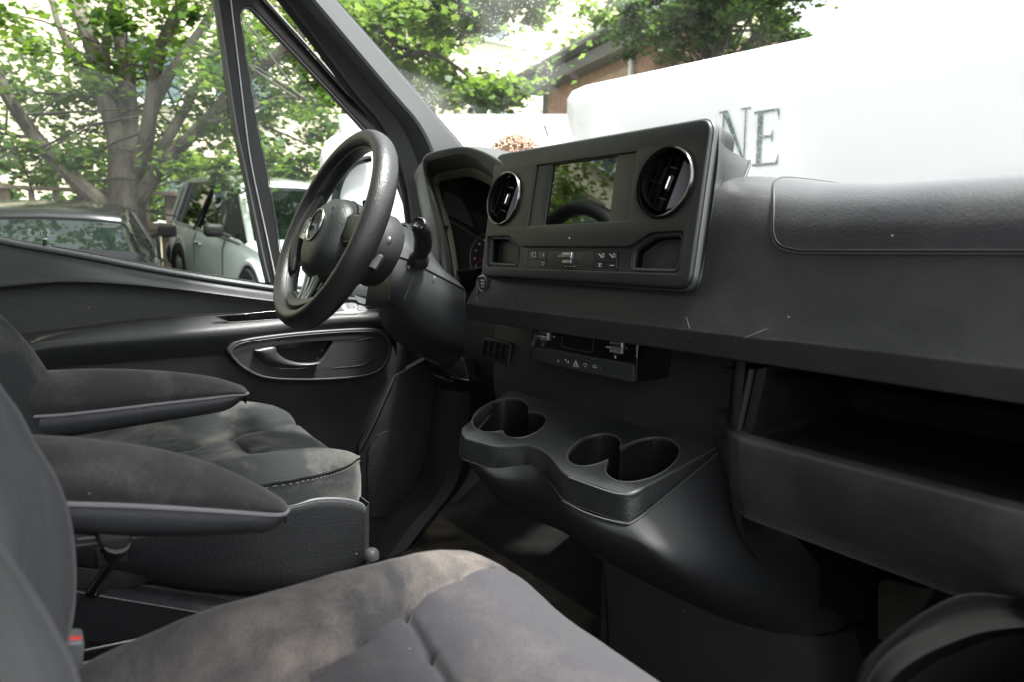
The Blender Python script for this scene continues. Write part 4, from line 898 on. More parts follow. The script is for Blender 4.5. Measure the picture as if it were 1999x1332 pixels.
# ---------------------------------------------------------------- centre display unit
def head_unit():
    t = thing('centre_display_unit', 'dark centre console unit with reflecting screen between two round air vents', 'dashboard screen', (-.8, .70, 1.255))
    pl = (HP0, HPN); E1, E2, E3 = frame(HPN)     # E1 to the right in the picture
    if E1.x < 0: E1 = -E1; E2 = -E2
    if E2.z < 0: E2 = -E2
    out = rpoly(W([(966, 301), (1391, 226), (1344, 563), (937, 538)], pl=pl), [.026, .022, .020, .020], 8)
    vR = V(1299, 355, pl=pl); vL = V(985, 387, pl=pl); rr = .0475
    cR = circle(vR, E1, E2, rr, 40); cL = circle(vL, E1, E2, rr, 40)
    rec = rpoly(W([(1047, 322), (1243, 295), (1225, 430), (1028, 441)], pl=pl), [.001, .002, .006, .001], 3)
    strip = rpoly(W([(951, 461), (994, 459), (1017, 481), (1226, 481), (1271, 453), (1335, 450), (1325, 534), (948, 520)], pl=pl), [.006, .008, .006, .006, .008, .006, .008, .008], 4)
    part('bezel', slab(out, HPN, .030, .004, [cR, cL, rec, strip], .0015, 4, hd=.006), M['face'], t, ang=50)
    back = [p-HPN*.026 for p in inset(out, HPN, .002)]
    part('housing', slab(back, HPN, .025, .002), M['black'], t, label='rear shell of the unit')
    # seams: light trim line along the right edge
    part('edge_band', loopt([p-HPN*.013 for p in inset(out, HPN, -.0012)], .0035, 8, flat=(2.2, .5), nrm=HPN), M['edgeband'], t)
    # recessed plate with the screen
    pl2 = (HP0-HPN*.0035, HPN)
    rec2 = rpoly(W([(1046, 321), (1244, 294), (1226, 431), (1027, 442)], pl=pl2), .001, 2)
    scr = rpoly(W([(1079, 321), (1205, 304), (1189, 433), (1062, 438)], pl=pl2), .0015, 2)
    part('screen_surround', slab(rec2, HPN, .006, 0, [scr], .0006, 2), M['face'], t)
    pl3 = (HP0-HPN*.0065, HPN)
    s3 = W([(1074, 318), (1208, 301), (1193, 437), (1056, 442)], pl=pl3)
    part('screen', (s3, [(0, 1, 2, 3)]), M['screen'], t)
    part('sensor_dot', lathe([(.001, .0006), (.0012, 0)], V(1112, 464, pl=pl)+HPN*.0003, (E1, E2, HPN), 10), M['icon'], t)
    # floor of the lower strip with bins and button bar
    pl4 = (HP0-HPN*.005, HPN)
    st4 = rpoly(W([(950, 460), (995, 457), (1018, 480), (1225, 480), (1270, 451), (1337, 448), (1327, 536), (946, 522)], pl=pl4), .004, 3)
    bl = rpoly(W([(960, 467), (990, 466), (1011, 486), (1009, 514), (957, 511)], pl=pl4), [.004, .008, .004, .005, .005], 4)
    brr = rpoly(W([(1240, 489), (1277, 463), (1329, 461), (1322, 523), (1236, 521)], pl=pl4), [.006, .01, .005, .006, .005], 4)
    part('lower_panel', slab(st4, HPN, .02, 0, [bl, brr], .0025, 4, hd=.006), M['face'], t, ang=60)
    for h in (bl, brr):
        part('storage_bin', ringrows([[p-HPN*.006 for p in h], [p-HPN*.052 for p in h], [sum(h, Vector())/len(h)-HPN*.053 for p in h]]), M['binblack'], t)
        part('bin_rim', loopt([p+HPN*.0004 for p in inset(h, HPN, -.0035)], .0012, 6, nrm=HPN), M['rimline'], t)
    pl5 = (HP0-HPN*.0035, HPN)
    bar = rpoly(W([(1031, 489), (1205, 489), (1203, 527), (1029, 521)], pl=pl5), .003, 3)
    part('button_bar', slab(bar, HPN, .004, .0008), M['barplastic'], t)
    for q in ([(1030, 506), (1067, 505)], [(1049, 490), (1049, 505)], [(1160, 508), (1203, 509)], [(1181, 490), (1181, 526)], [(1067, 490), (1067, 523)], [(1160, 490), (1159, 525)]):
        part('button_gap', tube([p+HPN*.0001 for p in W(q, pl=pl5)], .0006, 4), M['black'], t)
    part('bar_frame', loopt([p+HPN*.0002 for p in bar], .0006, 6, nrm=HPN), M['rimline'], t)
    # chrome roller
    rc = V(1110, 503, pl=pl5)
    rl = part('roller', slab(rpoly([rc+HPN*.006+E1*a+E2*b for a, b in ((-.012, -.003), (.012, -.003), (.012, .0075), (-.012, .0075))], .002), HPN, .006, .002), M['satin'], t)
    part('roller_edge', tube([rc+HPN*.0085-E1*.0125+E2*.001, rc+HPN*.0085+E1*.0125+E2*.001], .0022, 8), M['chrome'], rl)
    part('roller_base', slab(rpoly([rc+HPN*.0035+E1*a+E2*b for a, b in ((-.010, -.009), (.010, -.009), (.010, -.002), (-.010, -.002))], .001), HPN, .004, .001), M['satin'], rl)
    def ic(px, py, s, mat=M['icon']): return V(px, py, pl=(HP0-HPN*.003, HPN)), s, mat
    # little printed symbols: seat heater, arrows, lamp
    def seg(pts, r=.0004, m=M['icon']): part('print', tube([p-HPN*.0025 for p in W(pts, pl=pl)], r, 4), m, t)
    seg([(1037, 491), (1037, 499), (1044, 499)]); seg([(1037, 491), (1042, 491), (1043, 496)], .0003)
    seg([(1058, 493), (1058, 499)], .0005); seg([(1055, 512), (1060, 512)], .0009, M['dimicon']); seg([(1055, 516), (1060, 516)], .0009, M['dimicon'])
    for k, px in enumerate((1170, 1191)):
        seg([(px-4, 494), (px, 498), (px+2, 502)], .0005); seg(W2(px+5, 498), .0004)
    seg([(1165, 514), (1172, 514)], .0005); seg([(1166, 519), (1171, 519)], .0005); seg([(1168, 514), (1168, 519)], .0004); seg([(1188, 517), (1196, 517)], .0006)
    seg([(1101, 519), (1103, 519)], .0005); seg([(1108, 519), (1113, 519)], .0009, M['dimicon']); seg([(1118, 519), (1120, 519)], .0005)
    # air vents
    for c in (vR, vL):
        fr = (E1, E2, HPN)
        v = part('air_vent', lathe([(.0480, -.004), (.0480, .002), (.0462, .005), (.0440, .0045), (.0425, .001), (.0415, -.006), (.0405, -.022), (.036, -.040)], c, fr, 48), M['gloss'], t)
        part('chrome_ring', lathe([(.0476, .0015), (.0472, .0040), (.0462, .0055), (.0452, .0053)], c, fr, 48), M['ringchrome'], v)
        tilt = (HPN+E1*.34).normalized(); f2 = frame(tilt)
        ci = c-HPN*.010
        part('nozzle', lathe([(.0385, -.018), (.0395, -.004), (.0385, .004), (.0370, .006), (.0355, .002), (.0345, -.020), (.001, -.030)], ci, f2, 40), M['gloss2'], v)
        e1, e2, e3 = f2
        e1 = e1 if e1.x > 0 else -e1; e2 = e2 if e2.z > 0 else -e2
        ca, sa = math.cos(R(-16)), math.sin(R(-16)); h1 = e1*ca+e2*sa; h2 = e2*ca-e1*sa    # blades stand upright, leaning
        for k in (-2, -1, 0, 1, 2):
            ln = math.sqrt(.0345**2-(k*.0115)**2)
            part('blade', box(ci+h1*k*.0115-e3*.004, (.0014, ln*2, .013), (h1, h2, e3)), M['gloss2'], v)
        part('cross_blade', box(ci-e3*.010, (.066, .0016, .008), (h1, h2, e3)), M['black'], v)
        kb = part('knob', slab(rpoly([ci+e3*.006+h1*a+h2*b for a, b in ((-.0035, -.011), (.0035, -.011), (.0035, .011), (-.0035, .011))], .002), e3, .008, .0012), M['gloss'], v)
        part('knob_inlay', tube([ci+e3*.0068-h2*.008-h1*.001, ci+e3*.0068+h2*.008-h1*.001], .0012, 6), M['chrome'], kb)
        # broad lower deflector disc that catches the light
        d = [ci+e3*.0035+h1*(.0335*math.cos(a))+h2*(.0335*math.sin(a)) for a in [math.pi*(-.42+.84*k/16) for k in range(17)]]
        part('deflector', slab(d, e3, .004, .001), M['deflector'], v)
        for k in (-1, 1): part('tick', box(ci+e3*.002+h2*k*.021-h1*.002, (.010, .0014, .002), (h1, h2, e3)), M['satin'], v)
    return t
def W2(px, py): return [(px-2, py-4), (px+2, py-4), (px+2, py+3), (px-2, py+3), (px-2, py-4)]
M['gloss2'] = plain('vent_black', (.007, .007, .0075), .16)
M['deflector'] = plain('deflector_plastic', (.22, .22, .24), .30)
M['ringchrome'] = plain('dark_chrome', (.16, .16, .17), .14, 1)
M['edgeband'] = plain('edge_band', (.07, .075, .075), .40)
M['rimline'] = plain('rim_line', (.05, .052, .054), .35)
M['binblack'] = plain('bin_black', (.003, .003, .003), .7, spec=.1)
M['barplastic'] = plain('button_plastic', (.012, .013, .014), .35)
head_unit()

# ---------------------------------------------------------------- instrument cluster
def cluster():
    t = thing('instrument_cluster', 'instrument binnacle with hooded arch, reflecting display and one dial with a red needle', 'instrument cluster', V(880, 540, y=.78))
    n = 10
    O = [(866, 560), (856, 500), (848, 440), (836, 385), (826, 335), (825, 312), (836, 299), (868, 290), (905, 285), (942, 294), (980, 315), (1000, 335)]
    I1 = [(876, 560), (868, 500), (862, 440), (848, 385), (834, 345), (832, 325), (840, 314), (872, 304), (906, 300), (936, 315), (966, 345), (985, 370)]
    I2 = [(888, 560), (880, 500), (868, 440), (856, 395), (846, 358), (847, 343), (858, 335), (890, 329), (920, 326), (942, 334), (966, 352), (985, 380)]
    I3 = [(905, 560), (896, 500), (884, 440), (871, 405), (860, 370), (860, 358), (870, 352), (895, 347), (914, 345), (937, 352), (962, 366), (980, 390)]
    yo = .70
    top = [(min(a+0, 2000), b) for a, b in O]
    outer = W(O, y=yo)
    # outer skin runs back and down to the dash from the front edge
    back = [p+((p-CAM).normalized()*.22+Vector((-.02, -.01, -.03))).lerp(Vector((0, .16, -.012)), min(1, max(0, (i-5)/3))) for i, p in enumerate(outer)]
    mid = [p.lerp(q, .35)+Vector((-.004 if i < 6 else 0, 0, .006 if i > 5 else 0)) for i, (p, q) in enumerate(zip(outer, back))]
    front = W([(a*.75+c*.25, b*.75+d*.25) for (a, b), (c, d) in zip(O, I1)], y=yo-.002)
    part('hood', grid([back, mid, [p+Vector((0, .008, 0)) for p in outer], outer, front, W(I1, y=yo+.006)], 4, 2), M['hood'], t, ang=70)
    part('hood_throat', grid([W(I1, y=yo+.006), W([((a+c)/2, (b+d)/2) for (a, b), (c, d) in zip(I1, I2)], y=yo+.04), W(I2, y=yo+.07)], 4, 2), M['throat'], t, ang=70)
    part('inner_frame', grid([W(I2, y=yo+.07), W([(a*.9+c*.1, b*.9+d*.1) for (a, b), (c, d) in zip(I2, I3)], y=yo+.068), W(I3, y=yo+.11)], 4, 1), M['iframe'], t, ang=40)
    part('frame_line', tube(cr(W(I2, y=yo+.069), 4), .0016, 6), M['black'], t)
    part('display_line', tube(cr(W(I3, y=yo+.109), 4), .0016, 6), M['black'], t)
    # the glossy display leaning back
    c = V(905, 400, y=yo+.115); nn = Vector((.22, -1, .10)).normalized()
    dq = W([(850, 335), (990, 335), (1000, 600), (850, 600)], pl=(c, nn))
    part('display', (dq, [(0, 1, 2, 3)]), M['screen'], t)
    # matt lower cowl with the dials
    c2 = c+nn*.006
    lc = rpoly(W([(862, 424), (872, 421), (900, 434), (925, 452), (945, 462), (975, 475), (990, 580), (890, 580), (876, 500)], pl=(c2, nn)), .006, 3)
    part('dial_cowl', slab(lc, nn, .005, .001), M['black2'], t)
    cw = cr(W([(864, 432), (880, 432), (905, 446), (930, 462), (948, 470)], pl=(c2+nn*.001, nn)), 4)
    part('cowl_edge', tube(cw, .0011, 6), M['satin2'], t)
    # dark shape reflected in the display, painted as a thin plate
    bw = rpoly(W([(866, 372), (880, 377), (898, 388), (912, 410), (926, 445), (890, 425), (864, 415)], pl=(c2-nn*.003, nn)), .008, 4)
    part('display_reflection', slab(bw, nn, .002, .0005), M['iframe2'], t)
    # dial
    dc = V(950, 500, pl=(c2, nn)); e1, e2, e3 = frame(nn)
    e1 = e1 if e1.x > 0 else -e1; e2 = e2 if e2.z > 0 else -e2
    rd = (V(950, 455, pl=(c2, nn))-dc).length*1.0
    rx = rd*1.0
    dl = part('speedometer', slab(circle(dc+nn*.0015, e1, e2, rx, 48), nn, .002, .0003), M['dial'], t)
    part('dial_ring', loopt(circle(dc+nn*.0018, e1, e2, rx, 48), .0011, 6, nrm=nn), M['satin'], dl)
    lab = ['0', '20', '40', '60', '80', '100', '120']
    for i in range(31):
        a = R(218-i*8.6); r1 = rx*.93; r0 = rx*(.82 if i % 5 == 0 else .88)
        p0 = dc+nn*.0022+(e1*math.cos(a)+e2*math.sin(a))*r0; p1 = dc+nn*.0022+(e1*math.cos(a)+e2*math.sin(a))*r1
        part('tick', tube([p0, p1], .0004 if i % 5 == 0 else .00022, 4), M['icon'], dl)
    for i, s_ in enumerate(lab):
        a = R(218-i*5*8.6*.68); p = dc+nn*.0022+(e1*math.cos(a)+e2*math.sin(a))*rx*.70
        text('numeral', s_, .0075, p, e1, e2, M['icon'], dl)
    na = R(214); nd = e1*math.cos(na)+e2*math.sin(na)
    part('needle', tube([dc+nn*.005-nd*.004, dc+nn*.005+nd*rx*.80], [.0011, .0005], 6), M['needle'], dl)
    part('needle_hub', lathe([(.001, .008), (.006, .007), (.0065, .002)], dc, (e1, e2, nn), 20), M['gloss'], dl)
    part('visor_wall', grid([W([(880, 440), (884, 480), (892, 530), (900, 570)], y=yo+.10), W([(850, 440), (858, 490), (868, 540), (875, 575)], y=yo+.0)], 3), M['black2'], t)
    return t
M['hood'] = plastic('hood_plastic', (.050, .054, .054), .46, 420, .4, .4)
M['throat'] = plain('throat_plastic', (.10, .095, .085), .42)
M['iframe'] = plain('frame_plastic', (.34, .32, .24), .35)
M['iframe2'] = plain('reflection_plastic', (.045, .048, .052), .3)
M['black2'] = plain('cowl_black', (.014, .014, .014), .4)
M['satin2'] = plain('cowl_edge_metal', (.10, .105, .11), .3)
M['dial'] = plain('dial_face', (.022, .023, .024), .5)
cluster()

# ---------------------------------------------------------------- climate control panel
def climate():
    t = thing('climate_panel', 'glossy black climate control unit with two chrome rocker switches and hazard button', 'control panel', V(1140, 745, y=.70))
    y0 = .70; n = NY
    up = V(1040, 640, y=y0); q = W([(1038, 636), (1247, 664), (1240, 750), (1034, 706)], y=y0)
    nn = NY
    out = rpoly(q, [.004, .010, .006, .006], 5)
    part('housing', slab(out, nn, .075, .003), M['gloss'], t)
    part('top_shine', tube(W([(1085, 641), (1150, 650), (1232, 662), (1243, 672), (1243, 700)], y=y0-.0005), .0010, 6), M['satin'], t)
    lo = rpoly(W([(1040, 678), (1228, 711), (1236, 716), (1236, 747), (1228, 748), (1040, 706), (1036, 700)], y=y0-.006), [.003, .003, .003, .002, .002, .003, .002], 3)
    part('button_row', slab(lo, nn, .008, .002), M['btnrow'], t)
    dsp = rpoly(W([(1098, 652), (1160, 661), (1156, 690), (1096, 679)], y=y0-.0006), .002, 3)
    part('display', loopt(dsp, .0007, 6), M['rimline'], t)
    for px, py, s in ((1061, 656, .8), (1201, 680, 1.0)):
        c = V(px, py, y=y0-.004); ex = (V(px+10, py+2.0, y=y0-.004)-V(px, py, y=y0-.004)).normalized()
        rk = part('rocker', slab(rpoly([c+NX*a*s+NZ*b*s for a, b in ((-.0135, -.009), (.0135, -.009), (.0135, .010), (-.0135, .010))], .002), nn, .006, .002), M['rocker'], t)
        part('rocker_edge', tube([c+NY*.003-NX*.0150*s-NZ*.000, c+NY*.003+NX*.0150*s-NZ*.000], .0022*s, 8), M['chrome'], rk)
        part('rocker_groove', tube([c+NY*.0005-NX*.0125*s+NZ*.004, c+NY*.0005+NX*.0125*s+NZ*.004], .0008, 6), M['black'], rk)
        for dy in (18, -18 if s == 1 else 0):
            if dy: part('print', box(V(px, py+dy, y=y0-.0006), (.0028, .0006, .0045)), M['icon'] if s == 1 else M['blueprint'], t)
    def seg(pts, r=.0005): part('print', tube(W(pts, y=y0-.0066), r, 4), M['icon'], t)
    seg([(1087, 706), (1092, 704)]); seg([(1088, 708), (1092, 708)])
    seg([(1103, 703), (1105, 705)], .0009); seg([(1105, 708), (1110, 710), (1109, 705)], .0006)
    tr = W([(1124, 705), (1129, 718), (1119, 716)], y=y0-.0066); part('hazard_symbol', loopt(tr, .0007, 5), M['icon'], t)
    tr = W([(1124, 709), (1126.5, 715.5), (1121.5, 714.5)], y=y0-.0066); part('hazard_symbol', loopt(tr, .0005, 5), M['icon'], t)
    seg([(1138, 713), (1142, 711), (1146, 714)], .0006); seg([(1140, 717), (1144, 717)], .0006)
    seg([(1158, 718), (1159, 714), (1164, 714), (1166, 720), (1158, 718)], .0005); seg([(1172, 721), (1174, 721)], .0004)
    return t
M['rocker'] = plain('rocker_metal', (.6, .61, .61), .28, 1)
M['btnrow'] = plain('button_row_plastic', (.030, .033, .036), .36)
M['blueprint'] = plain('blue_print', (.10, .25, .5), .5)
climate()

# ---------------------------------------------------------------- cup holder console
def cup_console():
    TP0 = Vector((-.8, .60, .99)); TPN = Vector((0, -.215, 1)).normalized()
    pl = (TP0, TPN)
    t = thing('cup_holder_console', 'dusty dark cup holder console with two double cup wells below the climate panel', 'cup holder', (-.75, .72, .56))
    outp = [(994, 760), (1200, 815), (1405, 870), (1258, 951), (1236, 963), (1213, 965), (1109, 931), (1094, 920), (1078, 897), (1055, 877), (1028, 870), (992, 873), (965, 873), (907, 857), (900, 846), (901, 836), (920, 820)]
    rad = [.004, 0, .006, .02, .01, .02, .02, .01, .02, .02, .01, .01, .01, .008, .004, .004, .02]
    out = rpoly(W(outp, pl=pl), rad, 4)
    def well(c1, r1, c2, r2, k_=.56, sh=.24):
        """outline of two overlapping round wells"""
        c1 = Vector((c1[0], (c1[1]+sh*c1[0])/k_, 0)); c2 = Vector((c2[0], (c2[1]+sh*c2[0])/k_, 0)); d = c2-c1; D = d.length; d.normalize(); s = Vector((-d.y, d.x, 0))
        a = (D*D+r1*r1-r2*r2)/(2*D); h = math.sqrt(max(1e-9, r1*r1-a*a)); t1 = math.atan2(h, a); t2 = math.atan2(h, D-a); P = []
        for k in range(29):
            q = t1+(2*math.pi-2*t1)*k/28; P.append(c1+d*math.cos(q)*r1+s*math.sin(q)*r1)
        for k in range(29):
            q = (math.pi+t2)+(2*math.pi-2*t2)*k/28; P.append(c2+d*math.cos(q)*r2+s*math.sin(q)*r2)
        # soften the two inner points
        m = len(P); P = [(P[i-1]+P[i]*2+P[(i+1) % m])/4 for i in range(m)]
        return [V(p.x, p.y*k_-sh*p.x, pl=pl) for p in P]
    wA = well((977, 812), 55, (1024, 831), 42); wB = well((1160, 880), 52, (1254, 899), 72)
    part('tray_top', slab(out, TPN, .012, .003, [wA, wB], .002, 4, hd=.006), M['tray'], t, ang=50)
    for wl in (wA, wB):
        w_ = inset(wl, TPN, -.0015)
        cen = sum(w_, Vector())/len(w_)
        # walls taper to a flat bottom
        rows = [[p-TPN*.004 for p in wl]]
        for k, (dz, sc) in enumerate(((.03, .985), (.07, .96), (.084, .93), (.090, .86))): rows.append([cen+(p-cen)*sc-NZ*dz for p in wl])
        v, f = grid(rows); m = len(wl); f = [(i*m+j, i*m+(j+1) % m, (i+1)*m+(j+1) % m, (i+1)*m+j) for i in range(len(rows)-1) for j in range(m)]+[tuple(range(4*m, 5*m))]
        part('cup_well', (v, f), M['cup'], t, ang=50)
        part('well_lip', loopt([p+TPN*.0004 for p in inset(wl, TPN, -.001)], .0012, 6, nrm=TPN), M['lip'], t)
    # sides: skirt to the seam, then the bulging lower shell
    cen = sum(out, Vector())/len(out)
    def drop(p, k): return .036*min(1, max(.2, (.80-p.y)/.17))*k
    def offs(p, k):
        d = Vector((p.x-cen.x, p.y-cen.y, 0)); d.x *= .45; d = d.normalized() if d.length > 1e-6 else d
        return d*k
    r0 = [p-TPN*.002 for p in out]; r1 = [p+offs(p, .003)-NZ*(.004+drop(p, .3)) for p in out]; r2 = [p+offs(p, .005)-NZ*(drop(p, 1)) for p in out]
    rows = [r0, r1, r2, [p+offs(p, -.002)-NZ*(drop(p, 1)+.002) for p in out]]
    m = len(out)
    def ring(rows): return ([p for r in rows for p in r], [(i*m+j, i*m+(j+1) % m, (i+1)*m+(j+1) % m, (i+1)*m+j) for i in range(len(rows)-1) for j in range(m)])
    part('tray_band', ring(rows), M['trayside'], t, ang=45)
    part('seam', loopt([p+offs(p, .0035)-NZ*(drop(p, 1)+.001) for p in out], .0013, 6), M['lip'], t)  # seam line kept pale to paint its highlight
    # lower shell: from the seam round the left lobe and the front, flaring right down to the pedestal
    spl = (Vector((-.8, .602, .954)), Vector((0, -.382, 1)).normalized())
    Apx = [(903, 872), (902, 888), (932, 906), (965, 921), (1028, 915), (1055, 924), (1080, 956), (1100, 983), (1150, 1008), (1213, 1026), (1240, 1024), (1290, 985), (1350, 935), (1405, 886), (1411, 880)]
    Dpx = [(925, 905, .74), (928, 922, .72), (950, 950, .72), (985, 985, .73), (1040, 1015, .74), (1090, 1035, .735), (1130, 1058, .73), (1170, 1088, .73), (1230, 1122, .735), (1300, 1158, .745), (1400, 1203, .765), (1480, 1229, .785), (1550, 1241, .81), (1612, 1244, .85), (1700, 1225, 1.0)]
    A = [V(a, b-3, pl=spl)+Vector((0, -.003, .003)) for a, b in Apx]; Dd = [V(a, b, y=y) for a, b, y in Dpx]
    def between(k, bul):
        o = []
        for (a, b), pa, (c, d, yd) in zip(Apx, A, Dpx):
            o.append(V(a*(1-k)+c*k, b*(1-k)+d*k, y=pa.y+(yd-pa.y)*k**2.6-bul))
        return o
    part('lower_shell', grid([A, between(.12, .004), between(.3, .008), between(.5, .010), between(.7, .008), between(.86, .004), between(.96, 0), Dd], 3, 4), M['shell'], t, ang=70)
    part('shell_underside', grid([Dd, [p+Vector((0, .08, -.01)) for p in Dd], [Vector((p.x, max(1.1, p.y), p.z-.15)) for p in Dd]], 1, 1), M['black'], t)
    pc = cr([p+Vector((0, .006, .002)) for p in Dd[7:]], 4)
    part('pedestal', grid([pc, [p+Vector((.004, .01, -.08)) for p in pc], [Vector((p.x+.006, p.y+.02, .56)) for p in pc]]), M['ped'], t)
    part('pedestal_side', grid([[pc[0], pc[0]+Vector((-.02, .1, 0)), pc[0]+Vector((0, .4, 0))], [Vector((p.x, p.y, .56)) for p in (pc[0], pc[0]+Vector((-.02, .1, 0)), pc[0]+Vector((0, .4, 0)))]]), M['ped'], t)
    part('pedestal_gap', tube([p-Vector((0, .004, 0)) for p in pc], .0018, 6), M['black'], t)
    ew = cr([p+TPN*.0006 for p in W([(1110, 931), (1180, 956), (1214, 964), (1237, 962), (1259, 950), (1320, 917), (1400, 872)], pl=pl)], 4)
    part('edge_highlight', tube([p-TPN*.002+Vector((.0012, -.0012, 0)) for p in ew], .0016, 6), M['edgeglint'], t)  # pale tube paints the gloss highlight along the tray edge
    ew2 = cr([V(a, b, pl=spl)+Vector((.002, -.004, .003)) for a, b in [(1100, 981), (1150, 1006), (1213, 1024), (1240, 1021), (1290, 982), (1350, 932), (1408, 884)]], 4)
    part('edge_highlight', tube(ew2, .0013, 6), M['edgeglint'], t)  # same painted highlight, along the seam below
    mk_ = V(1227, 880, pl=pl)
    part('white_scuff', tube([V(1233, 871, y=.72), V(1231, 880, y=.72), V(1229, 889, y=.72)], .0008, 5), M['dimicon'], t)
    return t
M['edgeglint'] = plain('edge_highlight_plastic', (.085, .088, .09), .4)  # paler tone carries the highlight of the rounded edges
M['trayside'] = plastic('tray_side_plastic', (.026, .028, .029), .48, 420, .35, .4, scuff=.2)
M['shell'] = plastic('shell_plastic', (.032, .034, .036), .52, 700, .1, .4, dustcol=(.06, .06, .06), spec=.4)
M['ped'] = plastic('pedestal_plastic', (.036, .037, .038), .5, 700, .1, .3)
cup_console()

# ---------------------------------------------------------------- steering wheel
HUBC = V(648, 446, d=1.105); aw = R(24); yw = R(0)
WN = Vector((math.sin(yw)*math.cos(aw), -math.cos(yw)*math.cos(aw), math.sin(aw)))
W1 = NZ.cross(WN).normalized(); W1 = W1 if W1.x > 0 else -W1; W2_ = WN.cross(W1); W2_ = W2_ if W2_.z > 0 else -W2_
def steering():
    t = thing('steering_wheel', 'black three-spoke steering wheel with a star badge on its hub', 'steering wheel', HUBC)
    def wp(a, b, c=0): return HUBC+W1*a*.93+W2_*b*.93+WN*c
    RR = .1575
    # rim: oval section, thumb grips
    n = 96; m = 20; vs = []; fs = []
    for i in range(n):
        th = 2*math.pi*i/n; d = W1*math.cos(th)+W2_*math.sin(th)
        g = sum(math.exp(-((((th-q+math.pi) % (2*math.pi))-math.pi)/.16)**2) for q in (R(12), R(168)))*.0
        rt, rn = .0150, .0205
        for k in range(m):
            q = 2*math.pi*k/m
            vs.append(HUBC+d*(RR+math.cos(q)*rt)+WN*(math.sin(q)*rn))
    for i in range(n):
        for k in range(m): fs.append((i*m+k, i*m+(k+1) % m, ((i+1) % n)*m+(k+1) % m, ((i+1) % n)*m+k))
    rim = part('rim', (vs, fs), M['rim'], t)
    c1 = [HUBC+(W1*math.cos(q)+W2_*math.sin(q))*(RR-.0143)+WN*.006 for q in [2*math.pi*k/96 for k in range(96)]]
    part('rim_seam', loopt(c1, .0008, 5, nrm=WN), M['lip'], rim)
    # inner rim pads where spokes meet, left side and right side
    for q0, q1 in ((R(150), R(215)), (R(-35), R(30)), (R(238), R(302))):
        pts = [HUBC+(W1*math.cos(q)+W2_*math.sin(q))*(RR-.022)-WN*.001 for q in [q0+(q1-q0)*k/16 for k in range(17)]]
        part('rim_pad', tube(pts, [.004+.010*math.sin(math.pi*k/16)**.6 for k in range(17)], 10, flat=(1.0, 1.1)), M['rim'], rim)
    # hub: domed airbag cover, deeper than wide
    HF = .008
    def sup(rx, ru, rd, c, n=40, e=2.4):
        P = []
        for k in range(n):
            q = 2*math.pi*k/n; x = math.copysign(abs(math.cos(q))**(2/e), math.cos(q))*rx; y = math.copysign(abs(math.sin(q))**(2/e), math.sin(q)); y *= ru if y > 0 else rd
            P.append(wp(x*.90, y*1.0-.010, c*1.2+HF))
        return P
    rows = [sup(.001, .001, .001, .016), sup(.030, .025, .030, .0155), sup(.055, .045, .058, .012), sup(.070, .060, .078, .004), sup(.076, .066, .085, -.008), sup(.078, .068, .088, -.024), sup(.074, .064, .084, -.045), sup(.066, .056, .07, -.062)]
    hb = part('hub', grid(rows, 1, 2, closed=False) if False else ringrows(rows), M['hub'], t, ang=70)
    part('hub_gap', loopt(sup(.0775, .0675, .0875, -.016), .0012, 5, nrm=WN), M['black'], hb)
    # star badge
    bc = wp(0, -.006, .0195+HF); part('badge_ring', loopt([bc+(W1*math.cos(q)+W2_*math.sin(q))*.027+WN*(.0005) for q in [2*math.pi*k/48 for k in range(48)]], .0019, 8, nrm=WN), M['satin'], hb)
    part('badge_plate', slab([bc+(W1*math.cos(q)+W2_*math.sin(q))*.026-WN*.0015 for q in [2*math.pi*k/48 for k in range(48)]], WN, .002, 0), M['hub'], hb)
    for q in (90, 210, 330):
        q = R(q); d = W1*math.cos(q)+W2_*math.sin(q); s = WN.cross(d)
        part('badge_star_arm', ([bc+d*.0255+WN*.001, bc+s*.0052+d*.002, bc-d*.003-WN*.001, bc-s*.0052+d*.002, bc+d*.004+WN*.0042], [(0, 1, 4), (0, 4, 3), (1, 2, 4), (2, 3, 4)]), M['satin'], hb, smooth=False)
    text('print', 'airbag', .009, wp(-.012, -.076, .0145+HF), W1, W2_+WN*.25, M['black'], hb)
    text('print', '♪', .012, wp(.052, .018, .0135), W1, W2_, M['black'], hb) if False else part('horn_symbol', tube([wp(.046, .020, .0175+HF), wp(.050, .028, .0165+HF), wp(.054, .024, .016+HF)], .0008, 5), M['black'], hb)
    # side spokes with switch plates
    for s in (-1, 1):
        sp = [[wp(s*.055, b, c) for b, c in ((.030, -.004), (.018, .004), (-.020, .004), (-.032, -.004), (-.028, -.03), (.026, -.03))], [wp(s*.105, b, c) for b, c in ((.026, -.006), (.015, .002), (-.018, .002), (-.028, -.006), (-.024, -.024), (.022, -.024))], [wp(s*.148, b, c) for b, c in ((.028, -.006), (.016, .004), (-.018, .004), (-.030, -.006), (-.024, -.018), (.022, -.018))]]
        part('spoke', ringrows(sp), M['rim'], t, ang=60)
        pl_ = rpoly([wp(s*.070, .026, .012-.012*(s>0)), wp(s*.132, .018, .0085-.012*(s>0)), wp(s*.136, -.018, .0085-.012*(s>0)), wp(s*.070, -.028, .012-.012*(s>0))], .008, 4)
        nn = newell(pl_); nn = nn if nn.dot(WN) > 0 else -nn
        sw = part('switch_plate', slab(pl_, nn, .006, .0015), M['satin'], t)
        for a, b, w_, h_ in ((.088, .0, .012, .020), (.071, .010, .007, .007), (.071, -.010, .007, .007), (.108, .006, .010, .007), (.108, -.007, .010, .007), (.088, .016, .008, .005)):
            part('switch', slab(rpoly([wp(s*a+x+s*.014, b+y, .0128-(a-.07)*.06-.012*(s>0)) for x, y in ((-w_/2, -h_/2), (w_/2, -h_/2), (w_/2, h_/2), (-w_/2, h_/2))], .0015), WN, .003, .0008), M['gloss'], sw)
